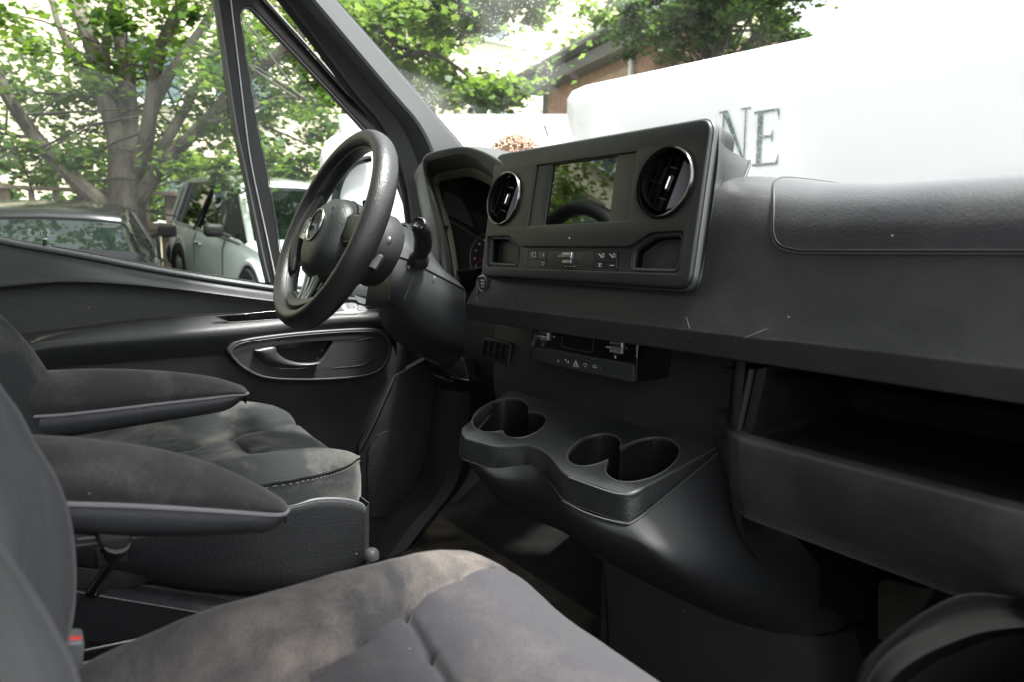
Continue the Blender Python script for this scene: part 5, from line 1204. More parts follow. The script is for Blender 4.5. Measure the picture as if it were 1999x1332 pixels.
    # lower double spoke
    for s in (-1, 1):
        part('lower_spoke', grid([[wp(s*.012, -.070, .002), wp(s*.034, -.068, .002)], [wp(s*.010, -.110, .000), wp(s*.022, -.108, .000)], [wp(s*.004, -.140, .004), wp(s*.017, -.140, .004)], [wp(s*.003, -.155, .007), wp(s*.020, -.155, .006)]], 1, 4), M['spokesat'], t, solid=.008)
    part('spoke_tip', slab(rpoly([wp(-.018, -.138, .006), wp(.018, -.138, .006), wp(.022, -.156, .010), wp(-.022, -.156, .010)], .004), (WN+W2_*.2).normalized(), .008, .002), M['spokesat'], t)
    part('spoke_infill', grid([[wp(-.034, -.068, -.010), wp(.034, -.068, -.010)], [wp(-.015, -.153, -.006), wp(.015, -.153, -.006)]]), M['gloss'], t, solid=.006)
    return t
M['spokesat'] = plain('dark_satin', (.40, .43, .42), .30, .7)
steering()

def column():
    t = thing('steering_column', 'moulded black steering column cover with gear stalk and wiper lever', 'steering column', HUBC-WN*.2)
    def wp(a, b, c=0): return HUBC+W1*a+W2_*b+WN*c
    # clock-spring disc behind the wheel
    part('column_collar', lathe([(.040, -.05), (.056, -.054), (.062, -.062), (.064, -.090), (.058, -.102), (.01, -.106)], HUBC, (W1, W2_, WN), 40), M['collar'], t)
    top = W([(758, 438), (785, 440), (812, 455), (838, 485), (856, 515)], x=-1.26)
    t1 = W([(772, 446), (797, 452), (822, 472), (846, 498), (866, 528)], x=-1.19)
    t2 = W([(774, 468), (800, 476), (824, 492), (854, 518), (885, 540)], x=-1.145)
    sm = W([(772, 497), (800, 506), (822, 518), (870, 543), (907, 563)], x=-1.128)
    md = W([(766, 540), (795, 556), (830, 572), (872, 592), (906, 606)], x=-1.118)
    lw = W([(758, 588), (783, 602), (812, 632), (856, 656), (906, 676)], x=-1.14)
    ld = W([(752, 600), (776, 622), (806, 654), (850, 680), (900, 700)], x=-1.22)
    l2 = W([(735, 600), (750, 640), (785, 676), (830, 700), (880, 720)], x=-1.32)
    part('upper_cover', grid([top, t1, t2, sm], 4, 4), M['colmat'], t, ang=60)
    part('lower_cover', grid([[p-Vector((.0, .0, .0015)) for p in sm], md, lw, ld, l2], 4, 4), M['colmat'], t, ang=60)
    part('cover_seam', tube(cr([p+Vector((.001, -.001, -.001)) for p in sm], 4), .0012, 6), M['black'], t)
    part('cover_front', grid([[top[0], t1[0], t2[0], sm[0], md[0], lw[0], ld[0], l2[0]], [p+Vector((-.10, 0, 0)) for p in (top[0], t1[0], t2[0], sm[0], md[0], lw[0], ld[0], l2[0])]], 2), M['colmat'], t)
    # cheek between cover and dash
    part('cover_flap', grid([W([(844, 520), (862, 535), (880, 552)], y=.70), W([(872, 545), (890, 556), (908, 566)], y=.71), W([(882, 572), (895, 590), (905, 600)], y=.70)], 3, 3), M['colmat'], t)
    # gear selector stalk pointing at the viewer
    a = V(818, 505, x=-1.115); b = V(826, 475, x=-1.09); c = V(824, 450, x=-1.07); d = V(818, 436, x=-1.055)
    st = part('gear_stalk', tube(cr([a, b, c, d], 6), [.0125, .013, .0135, .0145, .0155, .016, .0165, .0165, .0165, .0165, .0165, .0165, .0165, .0165, .0165, .016, .015, .0135, .012][:19], 20), M['rubber'], t, ang=60)
    ax = (d-c).normalized(); f2 = frame(ax)
    part('stalk_cap', lathe([(.0125, .000), (.0120, .002), (.0095, .003), (.009, .0015), (.001, .001)], d, f2, 24), M['gloss'], st)
    part('stalk_boot', lathe([(.019, -.008), (.0185, .004), (.014, .010)], a, frame((b-a).normalized()), 24), M['black'], st)
    # wiper lever on the near side of the collar
    lv = cr(W([(758, 462), (752, 476), (740, 500), (726, 524)], x=-1.03), 4)
    le = part('lever', tube(lv, [.003+.0045*math.sin(math.pi*min(1, (k+1.5)/8)) if k < 8 else .0075 for k in range(len(lv))], 12, flat=(1, 1.6)), M['grey2b'], t)
    part('lever_pivot', lathe([(.016, .0), (.016, .006), (.012, .009), (.001, .009)], V(737, 494, x=-1.04), frame(Vector((.9, -.4, .2))), 20), M['satin2'], le)
    for px, py in ((798, 521), (848, 541)): part('screw_cover', lathe([(.001, .0012), (.0028, .001), (.003, 0)], V(px, py, x=-1.120), frame(NX), 10), M['dimicon'], t)
    part('scratch', tube(W([(808, 538), (800, 558), (788, 585)], x=-1.116), .0004, 4), M['dimicon'], t)
    for px, py in ((777, 486), (752, 545)): part('scuff_mark', lathe([(.001, .0012), (.0018, .001), (.002, 0)], V(px, py, x=-1.12), frame(NX), 8), M['dimicon'], t)
    return t
M['collar'] = plastic('collar_plastic', (.016, .017, .017), .6, 700, .1, .2, dustcol=(.03, .03, .03), spec=.3)
M['colmat'] = plastic('column_plastic', (.024, .026, .028), .44, 600, .12, .4, dustcol=(.05, .05, .05))
M['grey2b'] = plain('lever_plastic', (.055, .058, .058), .42)
column()

# ---------------------------------------------------------------- driver's door
def driver_door():
    t = thing('driver_door', 'dark van door with window divider, grained trim, handle bowl and speaker grille', 'door', (-1.62, .3, .5))
    X0 = [-260, -120, 0, 150, 330, 525, 700, 800]
    def L(ys, x): return W(list(zip(X0, ys)), x=x)
    r_glass = L((398, 432, 466, 492, 527, 557, 583, 596), -1.672)
    r_belt = L((404, 438, 472, 499, 533, 563, 588, 601), -1.645)
    r_edge = L((420, 452, 486, 514, 546, 574, 596, 608), -1.632)
    r_mid = L((480, 505, 520, 531, 553, 580, 600, 612), -1.618)
    r_low = L((585, 572, 558, 549, 562, 586, 604, 615), -1.606)
    r_con = L((600, 585, 572, 562, 573, 592, 608, 618), -1.618)
    r_seam = L((690, 672, 655, 638, 619, 606, 602, 612), -1.622)
    part('upper_trim', grid([r_glass, r_belt, r_edge, r_mid, r_low, r_con, r_seam], 4, 4), M['door'], t, ang=60)
    part('window_seal', tube(cr([p+Vector((.006, 0, .002)) for p in r_glass], 4), .004, 6), M['rubber'], t)
    part('belt_strip', tube(cr([p+Vector((.004, 0, .003)) for p in r_belt], 4), .0075, 8, flat=(.8, 1)), M['beltgrey'], t)
    # armrest ledge, rounding over to the lower trim
    X1 = [60, 100, 250, 420, 525, 640, 720, 762, 775]
    def L1(ys, x, dx=0): return W([(a+dx, b) for a, b in zip(X1, ys)], x=x)
    a0 = L1((668, 652, 627, 614, 606, 601, 600, 606, 625), -1.624)
    a1 = L1((668, 654, 632, 618, 610, 606, 606, 612, 632), -1.600)
    a2 = L1((672, 664, 648, 634, 625, 614, 611, 618, 640), -1.570)
    a3 = L1((684, 676, 661, 647, 638, 624, 620, 628, 655), -1.558)
    a4 = L1((700, 690, 678, 664, 656, 640, 634, 645, 680), -1.562)
    a5 = L1((740, 720, 706, 692, 686, 668, 660, 672, 700), -1.585)
    part('armrest_ledge', grid([a0, a1, a2, a3, a4, a5], 4, 4), M['door'], t, ang=60)
    part('ledge_gap', tube(cr([p+Vector((.004, 0, .001)) for p in a0], 4), .0022, 6), M['black'], t)
    # lower trim sheet with relief around the bowl
    def lower(y, z):
        x = -1.602
        x -= .02*max(0, min(1, (1.0-z)/.3))
        return Vector((x, y, z))
    rows = []
    for z in (1.13, 1.09, 1.05, 1.0, .93, .85, .75, .6, .5): rows.append([lower(y, z) for y in (-.5, -.2, 0, .2, .4, .6, .72, .79)])
    part('lower_trim', grid(rows, 3, 2), M['doorlow'], t)
    # raised storage pocket line and front edge strip
    ed = cr(W([(770, 735), (750, 780), (728, 830), (702, 878)], x=-1.59), 4)
    part('trim_edge', tube(ed, .0045, 8), M['trimd'], t)
    part('front_trim', grid([ed, [p+Vector((-.012, .02, 0)) for p in ed], W2c([(850, 700), (848, 800), (846, 900), (842, 1000)], -1.60, len(ed))], 1, 1), M['doorlow'], t)
    fp = rpoly(W([(700, 872), (770, 735), (850, 690), (850, 960), (770, 1030), (740, 1090), (700, 1090)], x=-1.597), .01)
    part('speaker_panel', slab(fp, NX, .02, .003), M['doorlow'], t)
    # speaker grille: outline and rows of round dots
    g = rpoly(W([(716, 880), (735, 850), (765, 840), (828, 838), (836, 850), (836, 950), (800, 995), (770, 1010), (722, 1016), (716, 990)], x=-1.594), .012, 4)
    gp_ = part('speaker_grille', slab(g, NX, .004, .0015), M['grille'], t)
    dv, df = [], []
    P2 = [(p.y, p.z) for p in inset(g, NX, .004)]
    def inside(y, z):
        c = False; j = len(P2)-1
        for i in range(len(P2)):
            if (P2[i][1] > z) != (P2[j][1] > z) and y < (P2[j][0]-P2[i][0])*(z-P2[i][1])/(P2[j][1]-P2[i][1])+P2[i][0]: c = not c
            j = i
        return c
    y0 = min(p[0] for p in P2); y1 = max(p[0] for p in P2); z0 = min(p[1] for p in P2); z1 = max(p[1] for p in P2); st = .0052
    k = 0; z = z0
    while z < z1:
        y = y0+(st/2 if k % 2 else 0)
        while y < y1:
            if inside(y, z):
                o = len(dv)
                for q in range(6): dv.append(Vector((-1.5936, y+.0016*math.cos(q*math.pi/3), z+.0016*math.sin(q*math.pi/3))))
                dv.append(Vector((-1.5918, y, z))); df += [(o+q, o+(q+1) % 6, o+6) for q in range(6)]
            y += st
        z += st*.866; k += 1
    part('grille_dots', (dv, df), M['dot'], gp_, fix=False, kind='stuff')
    # handle bowl
    xb = -1.556
    bo = W([(444, 684), (468, 664), (540, 652), (640, 643), (725, 640), (755, 650), (766, 680), (758, 712), (738, 732), (695, 742), (600, 747), (520, 743), (478, 726), (452, 702)], x=xb)
    bo = cr(bo, 5, True)
    bi = cr(W([(452, 685), (474, 670), (545, 658), (640, 649), (722, 646), (749, 655), (759, 681), (752, 708), (734, 726), (692, 736), (600, 741), (522, 737), (483, 721), (459, 702)], x=xb), 5, True)
    part('bowl_rim', slab(bo, NX, .05, .005, [bi], .002, 4, hd=.012), M['bowl'], t, ang=60)
    ho = rpoly(W([(497, 684), (540, 678), (600, 670), (648, 665), (650, 670), (634, 698), (618, 714), (590, 722), (545, 722), (512, 708)], x=xb-.004), [.003, .002, .002, .006, .004, .006, .006, .01, .01, .008], 4)
    plt = cr(W([(450, 685), (472, 668), (545, 656), (640, 647), (724, 644), (751, 653), (761, 681), (754, 709), (735, 728), (692, 738), (600, 743), (520, 739), (481, 723), (457, 703)], x=xb-.004), 5, True)
    part('bowl_plate', slab(plt, NX, .004, 0, [ho], .002, 4, hd=.03), M['bowl'], t)
    part('bowl_highlight', loopt([p+Vector((.0028, 0, 0)) for p in bi], .0008, 6), M['lip'], t)  # thin ring painting the highlight round the bowl
    part('handle_recess', slab([p+Vector((-.028, 0, 0)) for p in inset(ho, NX, -.004)], NX, .003, 0), M['black'], t)
    part('dish_edge', tube(cr(W([(690, 668), (720, 660), (737, 664), (738, 680), (726, 700), (706, 714), (650, 720)], x=xb-.0035), 5), [.0005+.0018*math.sin(math.pi*min(1, k/30)) for k in range(31)], 6), M['bowl'], t)
    # the pull: a curved horn
    tp = cr(W([(497, 684), (522, 680), (537, 680), (541, 690), (556, 702), (580, 709), (604, 710), (622, 708)], x=xb+.006), 4)
    bt = cr(W([(497, 686), (503, 697), (514, 707), (530, 715), (552, 719), (578, 720), (604, 717), (622, 709)], x=xb+.003), 4)
    md = [a.lerp(b, .5)+Vector((.006, 0, 0)) for a, b in zip(tp, bt)]
    h = part('door_handle', grid([[p+Vector((-.008, 0, 0)) for p in tp], tp, md, bt, [p+Vector((-.012, 0, -.002)) for p in bt]], 1, 4), M['handle'], t, ang=60)
    for (px, py) in ((628, 686), (620, 702)): part('lock_symbol', lathe([(.001, .0006), (.0022, .0006), (.0026, 0)], V(px, py, x=xb-.026), frame(NX), 12), M['dimicon'], t)
    part('lock_symbol', loopt([V(630, 683, x=xb-.026)+Vector((0, .002*math.cos(a), .0025*math.sin(a))) for a in [2*math.pi*k/12 for k in range(12)]], .0004, 5), M['dimicon'], t)
    # black slot and the switch panel on the ledge
    sl = W([(417, 618), (525, 607), (600, 601), (600, 620), (525, 624), (448, 629)], x=-1.572)
    sn = newell(sl); sn = sn if sn.x > 0 else -sn
    part('grab_slot', slab(rpoly(sl, .003), sn, .004, .001), M['gloss'], t)
    part('slot_edge', tube(W([(417, 618), (448, 629), (525, 624), (560, 622)], x=-1.570), .0009, 5), M['satin2'], t)
    pp = V(650, 606, x=-1.585); pn = Vector((.55, -.05, .83)).normalized(); pl = (pp, pn)
    so_ = rpoly(W([(560, 620), (578, 604), (620, 594), (690, 589), (712, 596), (718, 604), (712, 611), (690, 614), (620, 620), (570, 625)], pl=pl), .006, 3)
    sp = part('switch_panel', slab(so_, pn, .004, .001), M['swpanel'], t)
    e = lambda pts: W(pts, pl=(pp+pn*.0015, pn))
    for q, mt in (([(640, 597), (662, 595), (672, 605), (646, 608)], 'black'), ([(676, 593), (690, 593), (694, 599), (679, 600)], 'swbtn'), ([(696, 593), (704, 593), (708, 597), (699, 599)], 'swbtn'), ([(697, 601), (708, 599), (712, 604), (700, 606)], 'swbtn'), ([(604, 603), (620, 600), (624, 611), (606, 614)], 'black')):
        part('switch', slab(rpoly(e(q), .001), pn, .003, .0008), M[mt], sp)
    part('panel_line', loopt([p+pn*.0012 for p in inset(so_, pn, .0025)], .0008, 5), M['black'], sp)
    part('ledge_front', grid([W([(690, 575), (730, 590), (765, 625)], x=-1.62), W([(700, 590), (736, 602), (768, 640)], x=-1.59)], 4, 1), M['doorlow'], t)
    # lock pin and its base
    lp = V(88, 481, x=-1.646); part('lock_pin', tube([lp, lp+NZ*.014], .0036, 10), M['rubber'], t); part('pin_cap', lathe([(.001, .0022), (.0042, .002), (.0045, -.001)], lp+NZ*.015, (NX, Vector((0, 1, 0)), NZ), 12), M['icon'], t)
    part('pin_base', lathe([(.011, -.002), (.009, .003), (.001, .0035)], lp-NZ*.001, (NX, Vector((0, 1, 0)), NZ), 16), M['beltgrey'], t)
    # window frame: divider bar and quarter light surround on one plate
    xf = -1.645
    hole = W([(470, 32), (473, 18), (481, 12), (491, 13), (502, 24), (575, 102), (648, 180), (712, 250), (762, 310), (795, 400), (806, 500), (806, 586), (700, 575), (600, 562), (560, 556), (556, 530), (549, 500), (534, 410), (521, 330), (504, 250), (484, 130)], x=xf)
    outl = W([(388, -255), (405, -130), (422, 0), (441, 125), (460, 250), (477, 330), (498, 420), (512, 500), (526, 558), (600, 575), (700, 592), (815, 604), (816, 500), (806, 425), (786, 335), (748, 248), (676, 180), (596, 90), (515, 0), (420, -130), (400, -255)], x=xf)
    part('window_frame', slab(outl, NX, .03, .003, [hole], .004, 4, hd=.024), M['rubber'], t, ang=50)
    part('divider_strip', tube(cr(W([(436, -120), (450, 0), (465, 125), (480, 250), (492, 330), (520, 460), (538, 545)], x=xf+.001), 4), .0036, 8, flat=(.5, 1)), M['divlight'], t)
    part('divider_edge', tube(cr(W([(408, -120), (425, 0), (443, 125), (462, 250), (479, 330), (514, 500), (526, 550)], x=xf+.001), 4), .0026, 6), M['divgrey'], t)
    part('frame_strip', tube(cr(W([(450, -90), (519, 0), (600, 90), (680, 180), (751, 248), (789, 335), (809, 425)], x=xf+.003), 4), .0042, 8), M['divmid'], t)
    part('glass_edge', loopt([p+Vector((-.001, 0, 0)) for p in inset(hole, NX, .0015)], .0012, 5), M['divgrey'], t)
    qg = [p+Vector((-.012, 0, 0)) for p in hole]
    part('quarter_glass', (qg, [tuple(range(len(qg)))]), M['glass'], t)
    mg = W([(-300, 380), (-120, 432), (0, 466), (150, 494), (330, 529), (525, 560), (512, 500), (498, 420), (477, 330), (460, 250), (441, 125), (422, 0), (405, -130), (388, -255), (-300, -255)], x=-1.662)
    part('door_glass', (mg, [tuple(range(len(mg)))]), M['glass'], t)
    # sticker seen from behind, reading (Tag) mirrored
    sc = V(76, 453, x=-1.660)
    ey = Vector((0, 1, 0))
    st = text('sticker_text', 'Tag', .0105, sc+Vector((.0006, .000, 0)), -ey, NZ, M['icon'], t)
    for s in (-1, 1):
        part('sticker_bracket', tube(cr([sc+Vector((.001, s*.0125, .0065)), sc+Vector((.001, s*.0155, 0)), sc+Vector((.001, s*.0125, -.0065))], 4), .0010, 5), M['icon'], t)
        part('sticker_bracket', tube(cr([sc+Vector((.001, s*.0150, .0075)), sc+Vector((.001, s*.0185, 0)), sc+Vector((.001, s*.0150, -.0075))], 4), .0006, 5), M['icon'], t)
    return t
def W2c(pts, x, n):
    c = cr(W(pts, x=x), 8); return [c[int(i*(len(c)-1)/(n-1))] for i in range(n)]
M['beltgrey'] = plain('belt_plastic', (.14, .15, .15), .35)
M['doorlow'] = plastic('lower_door_plastic', (.030, .031, .032), .46, 500, .2, .5, dustcol=(.075, .075, .073), scuff=.3)
M['grille'] = plain('grille_plastic', (.016, .016, .016), .5)
M['dot'] = plain('grille_dot', (.10, .10, .10), .35)
M['bowl'] = plastic('bowl_plastic', (.022, .023, .024), .42, 800, .05, .1)
M['handle'] = plain('handle_plastic', (.030, .031, .033), .36)
M['swpanel'] = plain('switch_panel_plastic', (.16, .165, .17), .42)
M['swbtn'] = plain('switch_button', (.07, .072, .075), .4)
M['divlight'] = plain('light_strip', (.75, .76, .76), .4)
M['divgrey'] = plain('grey_strip', (.12, .125, .13), .4)
M['divmid'] = plain('mid_strip', (.22, .225, .22), .35)
driver_door()

def door_mirror():
    t = thing('door_mirror', 'white exterior door mirror seen through the small quarter window', 'mirror', (-1.95, .9, 1.3))
    x = -1.92
    o = cr(W([(624, 330), (632, 285), (655, 262), (700, 252), (760, 262), (790, 330), (790, 470), (770, 560), (700, 585), (650, 560), (628, 470)], x=x), 4, True)
    c = sum(o, Vector())/len(o)
    rows = [o]
    for k, (dx, sc) in enumerate(((-.03, 1.02), (-.08, .97), (-.12, .8), (-.14, .5), (-.145, .05))): rows.append([c+(p-c)*sc+Vector((dx, .03, 0)) for p in o])
    fr = [[c+(p-c)*sc+Vector((dx, 0, 0)) for p in o] for dx, sc in ((.035, .05), (.034, .5), (.028, .82), (.015, .95))]
    part('mirror_shell', ringrows(fr+rows), M['white'], t, ang=80)
    g = cr(W([(665, 470), (655, 400), (665, 350), (690, 318), (722, 308)], x=x+.05), 5)
    part('mirror_glass_edge', tube(g, .012, 8), M['carwin'], t)
    part('mirror_foot', tube([Vector((-1.70, 1.0, 1.15)), Vector((-1.85, .98, 1.22)), c-NZ*.12], [.05, .045, .05], 10), M['rubber'], t)
door_mirror()

# ---------------------------------------------------------------- seats
def cushion(name, x0, x1, y0, y1, grooves, zt, mat, mat2, t, EDGE=.030, skirt=1.0):
    cx, cy, hx, hy = (x0+x1)/2, (y0+y1)/2, (x1-x0)/2, (y1-y0)/2
    N1, N2 = 280, 120; e = 4.6
    def top(x, y):
        u = (x-cx)/hx; z = zt+.030*math.exp(-((abs(u)-.80)/.22)**2)
        if y > .24: z -= .36*(y-.24)**2*(1+6*(y-.24))
        if y < .14: z -= .9*(.14-y)**2
        for g, depth, wdt in grooves:
            for (ax, ay), (bx, by) in zip(g[:-1], g[1:]):
                dx, dy = bx-ax, by-ay; L2 = dx*dx+dy*dy; k = max(0, min(1, ((x-ax)*dx+(y-ay)*dy)/L2)); d = math.hypot(x-ax-k*dx, y-ay-k*dy)
                z -= depth*(math.exp(-(d/.0042)**2)*.42+math.exp(-(d/.020)**2)*.20)
        z += .0022*noise.noise(Vector((x*14, y*14, zt)))+.0012*noise.noise(Vector((x*45, y*45, zt)))
        return z
    rows = []
    for j in range(N2+1):
        s = (j/N2); s = s**.8; r = []
        for i in range(N1):
            q = 2*math.pi*i/N1; a, b = math.cos(q), math.sin(q)
            x = math.copysign(abs(a)**(2/e), a)*s; y = math.copysign(abs(b)**(2/e), b)*s
            X, Y = cx+hx*x, cy+hy*y
            r.append(Vector((X, Y, top(X, Y)-EDGE*s**16)))
        rows.append(r)
    edge = rows[-1]
    for dz, k in ((-.006*skirt, 1.006), (-.025*skirt, 1.014), (-.045*skirt, 1.012), (-.066*skirt, .998), (-.078*skirt, .96)):
        rows.append([Vector((cx+(p.x-cx)*k, cy+(p.y-cy)*k, p.z+dz)) for p in edge])
    o = part(name, ringrows(rows), mat, t, ang=85)
    o.data.materials.append(mat2)
    gx = grooves[0][0]
    # piping seam at the edge of the top panel
    sm = [Vector((cx+(p.x-cx)*1.006, cy+(p.y-cy)*1.006, p.z-.002)) for p in edge]
    part('piping', loopt(sm, .0022, 6), mat, o)
    st = [Vector((cx+(p.x-cx)*1.012, cy+(p.y-cy)*1.012, p.z-.0075)) for p in cr(edge[::2], 3, True)]
    sv, sf = [], []
    acc = 0
    for i in range(0, len(st)-1):
        if i % 2 == 0:
            v, f = tube([st[i], st[i+1]], .00035, 4); b = len(sv); sv += v; sf += [tuple(k+b for k in q) for q in f]
    part('stitching', (sv, sf), M['thread'], o, fix=False, kind='stuff')
    return o, top
def zones(o, test):
    base = o.location+o.parent.location
    for p in o.data.polygons:
        c = p.center+base
        if test(c): p.material_index = 1
def passenger_seat():
    t = thing('passenger_seat', 'grey cloth passenger seat in the foreground with brown stained front bolster and raised armrest', 'seat', (-.35, .15, .56))
    gl = [(-.465, .0), (-.478, .145), (-.498, .20), (-.516, .248), (-.530, .31), (-.541, .357), (-.535, .42)]
    gl2 = [(-.516, .248), (-.46, .243), (-.413, .236), (-.30, .22), (-.12, .21)]
    gr = [(-.19, .0), (-.17, .2), (-.15, .42)]
    o, top = cushion('cushion', -.612, -.085, -.10, .405, [(gl, .018, .009), (gl2, .018, .009), (gr, .018, .009)], .983, M['seat'], M['seatc'], t)
    def f(c):
        for (ax, ay), (bx, by) in zip(gl[:-1], gl[1:]):
            if ay <= c.y < by: lim = ax+(bx-ax)*(c.y-ay)/(by-ay); return lim < c.x < -.17 and c.z > .93
        return False
    zones(o, f)
    # backrest: inboard bolster leaves the picture on the left
    E = [(-330, 330), (-190, 500), (-90, 640), (-30, 720), (0, 768), (28, 805), (62, 870), (100, 932), (125, 1000), (138, 1080), (138, 1180), (124, 1260), (100, 1360)]
    def sh(dx, x): return W([(a+dx, b) for a, b in E], x=x)
    rows = [[p+Vector((-.04, -.14, 0)) for p in sh(0, -.57)], [p+Vector((-.012, -.05, 0)) for p in sh(0, -.57)], sh(0, -.555), sh(-14, -.53), sh(-60, -.49), sh(-120, -.44), sh(-150, -.36), sh(-150, -.2)]
    part('backrest', grid(rows, 3, 3), M['backrest'], t, ang=80)
    E2 = [(-60, 1010), (0, 1095), (45, 1160), (90, 1235), (128, 1310), (150, 1400)]
    def sh2(dx, x): return W([(a+dx, b) for a, b in E2], x=x)
    part('side_bolster', grid([[p+Vector((-.02, -.05, 0)) for p in sh2(0, -.30)], sh2(0, -.30), sh2(-12, -.28), sh2(-60, -.25), sh2(-140, -.20)], 3, 3), M['backrest'], t, ang=80)
    part('seat_base', grid([[Vector((x, y, z)) for x, y in ((-.60, -.1), (-.60, .30), (-.56, .36), (-.2, .37), (-.1, .33), (-.1, -.1))] for z in (.90, .75, .56)], 2, 1), M['seatbase'], t)
    arm(t, [(-40, 842), (60, 850), (130, 854), (200, 861), (280, 872), (350, 887), (430, 912), (500, 945), (538, 966), (557, 981), (563, 994)], [(-40, 975), (60, 980), (130, 985), (200, 987), (280, 990), (350, 994), (430, 999), (500, 1004), (538, 1006), (556, 1004), (563, 996)],
        [(-40, 1020), (60, 1032), (130, 1038), (200, 1042), (280, 1044), (350, 1043), (430, 1042), (500, 1039), (530, 1034), (550, 1019), (561, 1004)], -.585, .062)
    part('arm_hinge', slab(rpoly(W([(186, 1040), (264, 1046), (250, 1072), (228, 1078), (190, 1068)], x=-.60), .004), NX, .04, .003), M['rubber'], t)
def arm(t, top, trim, bot, xn, wd):
    n = len(top)
    def lerp(a, b, k): return [(p[0]*(1-k)+q[0]*k, p[1]*(1-k)+q[1]*k) for p, q in zip(a, b)]
    T = W(top, x=xn-wd*.42)
    def side(px, x): return W(px, x=x)
    shr = [1 if i < n-3 else (.94, .78, .35)[i-n+3] for i in range(n)]
    def off(P, dx): return [p+Vector((dx*s, 0, 0)) for p, s in zip(P, shr)]
    c = xn-wd*.5
    def tr(px, o): return [V(p[0], p[1], x=c+o*s) for p, s in zip(px, shr)]
    near_trim = W(trim, x=xn); cloth = [tr(trim, wd*.46), tr(lerp(trim, top, .25), wd*.52), tr(lerp(trim, top, .6), wd*.46), tr(lerp(trim, top, .88), wd*.26), side(top, c),
             off([p-Vector((0, 0, .006)) for p in side(top, c)], -wd*.30), off([p-Vector((0, 0, .02)) for p in side(top, c)], -wd*.48), off(side(trim, c), -wd*.46)]
    a = part('armrest', grid(cloth, 4, 4), M['arm'], t, ang=80)
    shell = [tr(trim, wd*.44), tr(lerp(trim, bot, .5), wd*.46), tr(lerp(trim, bot, .9), wd*.40), tr(bot, wd*.25), tr(bot, -wd*.25), off(side(trim, c), -wd*.44)]
    part('armrest_shell', grid(shell, 4, 4), M['armshell'], a, ang=60)
    part('armrest_piping', tube(cr(tr(trim, wd*.47), 4), .0021, 6), M['pipe'], a)
    return a
M['armshell'] = plastic('armrest_plastic', (.022, .024, .028), .45, 400, .2, .5, dustcol=(.05, .05, .055), scuff=.3)
M['pipe'] = plain('armrest_edge', (.20, .195, .21), .4)
passenger_seat()
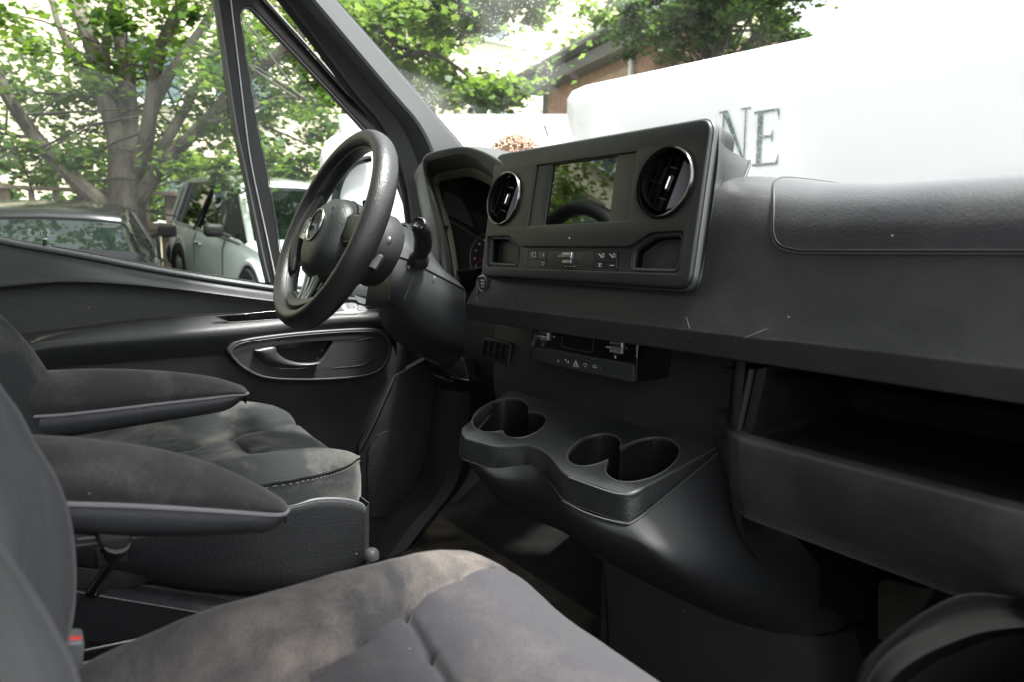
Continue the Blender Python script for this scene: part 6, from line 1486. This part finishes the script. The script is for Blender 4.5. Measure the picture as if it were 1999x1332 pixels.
def driver_seat():
    t = thing('driver_seat', "driver's seat in worn dark cloth behind the near armrest, on a grained plastic base", 'seat', (-1.2, .15, .56))
    g1 = [(-1.17, .0), (-1.199, .135), (-1.225, .20), (-1.257, .269), (-1.31, .35), (-1.364, .426)]
    g2 = [(-1.257, .269), (-1.17, .278), (-1.098, .279), (-1.03, .275)]
    o, top = cushion('cushion', -1.455, -.950, -.10, .428, [(g1, .024, .010), (g2, .018, .009)], .976, M['seatd'], M['seatd'], t, .010, 1.35)
    E = [(-240, 350), (-140, 470), (-60, 560), (-20, 594), (0, 612), (25, 636), (50, 664), (75, 698), (98, 735), (120, 780), (130, 850)]
    def sh(dx, x): return W([(a+dx, b) for a, b in E], x=x)
    part('backrest', grid([[p+Vector((-.3, -.06, 0)) for p in sh(0, -1.0)], [p+Vector((-.03, -.02, 0)) for p in sh(0, -1.0)], sh(0, -1.0), sh(-16, -.985), sh(-45, -.97), sh(-120, -.95)], 3, 3), M['seatd'], t, ang=80)
    arm(t, [(-40, 736), (0, 730), (100, 724), (200, 721), (300, 724), (370, 730), (420, 738), (452, 747), (472, 754), (481, 762), (484, 768)], [(-40, 816), (0, 816), (100, 813), (200, 803), (300, 791), (370, 783), (420, 777), (452, 773), (470, 772), (480, 771), (484, 769)],
        [(-40, 872), (0, 868), (100, 856), (200, 840), (300, 824), (370, 813), (420, 805), (446, 798), (464, 787), (476, 776), (483, 770)], -.965, .075)
    # base
    X = [-60, 60, 150, 250, 400, 564, 620, 672, 704, 712]
    def L(ys, x, dx=0): return W([(a+dx, b) for a, b in zip(X, ys)], x=x)
    r0 = L((1080, 1066, 1056, 1043, 1018, 990, 977, 977, 986, 996), -.950)
    r1 = L((1086, 1072, 1062, 1049, 1024, 996, 984, 984, 992, 1000), -.936)
    r1b = L((1096, 1082, 1072, 1059, 1034, 1006, 994, 994, 1000, 1008), -.932)
    r2 = L((1086, 1090, 1104, 1111, 1135, 1140, 1130, 1115, 1095, 1085), -.944)
    r3 = L((1094, 1100, 1112, 1124, 1152, 1158, 1150, 1135, 1112, 1100), -.962)
    r4 = L((1104, 1112, 1120, 1140, 1162, 1175, 1170, 1160, 1150, 1150), -.97)
    r5 = L((1130, 1140, 1158, 1175, 1200, 1230, 1240, 1240, 1240, 1240), -.94)
    r6 = L((1140, 1146, 1164, 1181, 1206, 1236, 1246, 1246, 1246, 1246), -.937)
    r7 = L((1230, 1240, 1250, 1262, 1280, 1310, 1320, 1320, 1320, 1320), -.945)
    part('seat_base', grid([r0, r1, r1b, r2, r3, r4, r5, r6, r7], 4, 4), M['seatbase'], t, ang=60)
    part('base_front', grid([[r[-1] for r in (r0, r1, r1b, r2, r3, r4)], [r[-1]+Vector((-.03, .02, -.002)) for r in (r0, r1, r1b, r2, r3, r4)], [r[-1]+Vector((-.45, .02, 0)) for r in (r0, r1, r1b, r2, r3, r4)]], 2, 1), M['seatbase'], t)
    part('base_edge', tube(cr(r0[2:], 4), .003, 6), M['beltgrey2'], t)  # lighter tube paints the highlight on the top edge
    part('ledge_edge', tube(cr(r5[:6], 4), .0016, 6), M['beltgrey2'], t)
    hl = cr(W([(120, 1112), (165, 1110), (205, 1120), (216, 1140), (205, 1156), (175, 1158), (120, 1145)], x=-.945), 4, True)
    part('lever_slot', slab(hl, Vector((.5, 0, 1)).normalized() if False else NX, .004, .001), M['black'], t)
    for y_, k in ((1258, 0), (1282, 1), (1305, 2)):
        part('seat_rail', tube(W([(100, y_+28), (320, y_-18), (420, y_-40)], x=-.86+.03*k), .0022, 6), M['satin'] if k < 2 else M['black'], t)
    part('rail_box', box(Vector((-.80, .10, .70)), (.12, .6, .10)), M['black'], t, bevel=.01)
    ft = V(725, 1080, x=-.96); part('base_bolt', lathe([(.001, .006), (.008, .005), (.012, 0), (.012, -.01)], ft, (NX, Vector((0, 1, 0)), NZ), 12), M['trimd'], t)
M['beltgrey2'] = plain('base_edge_highlight', (.085, .087, .092), .42)  # lighter grey for the painted highlights of the seat base edges
driver_seat()
def lever():
    t = thing('seat_lever', 'glossy black curved lever standing in the slot of the seat base under the near armrest', 'lever', V(178, 1156, x=-.93))
    P = cr([V(222, 1078, x=-.80), V(214, 1100, x=-.84), V(200, 1122, x=-.88), V(188, 1142, x=-.91), V(176, 1160, x=-.935)], 4)
    part('arm', tube(P, [.010, .0095, .009, .009, .0085, .0085, .008, .008, .0075, .007, .007, .0068, .0066, .0065, .0065, .0065, .006], 12, flat=(1, .7)), M['gloss'], t)
    part('joint', box(V(216, 1085, x=-.80), (.022, .028, .016)), M['rubber'], t, bevel=.003)
    part('collar', tube([V(228, 1062, x=-.79), V(220, 1082, x=-.80)], .013, 12), M['rubber'], t)
    part('foot', tube(W([(168, 1156), (186, 1160), (192, 1156)], x=-.93), .005, 8), M['gloss'], t)
lever()
def buckle():
    c = V(136, 1290, x=-.60); t = thing('belt_buckle', 'grey seat belt buckle with red release bar beside the passenger cushion', 'seat belt buckle', V(130, 1332, x=-.60))
    bo = rpoly(W([(112, 1257), (163, 1253), (166, 1262), (158, 1345), (118, 1350)], x=-.585), [.003, .003, .003, .005, .005], 3)
    part('casing', slab(bo, NX, .022, .003), M['buckle'], t)
    ro = W([(113, 1251), (160, 1249), (163, 1256), (113, 1259)], x=-.588)
    part('release_bar', slab(rpoly(ro, .0012, 2), NX, .006, .001), M['red'], t)
    part('stalk', tube([V(138, 1345, x=-.595), V(135, 1420, x=-.60)], .010, 8, flat=(1, .5)), M['rubber'], t)
M['buckle'] = plain('buckle_plastic', (.10, .105, .115), .45)
buckle()
def pedal():
    c = V(1162, 1093, y=1.02); t = thing('pedal', 'ribbed foot pedal just visible left of the console pedestal', 'pedal', c)
    n = Vector((-.1, -1, .5)).normalized(); e1, e2, e3 = frame(n)
    part('pad', slab(rpoly([c+e1*a+e2*b for a, b in ((-.03, -.035), (.03, -.035), (.03, .035), (-.03, .035))], .008), n, .012, .002), M['rubber'], t)
    for k in range(7): part('rib', tube([c+n*.001+e1*-.026+e2*(-.027+.009*k), c+n*.001+e1*.026+e2*(-.027+.009*k)], .0018, 6), M['grey'], t)
    part('lever_arm', tube([c-n*.012, c-n*.03+NZ*.12, c+Vector((0, .10, .28))], .008, 8), M['rubber'], t)
pedal()
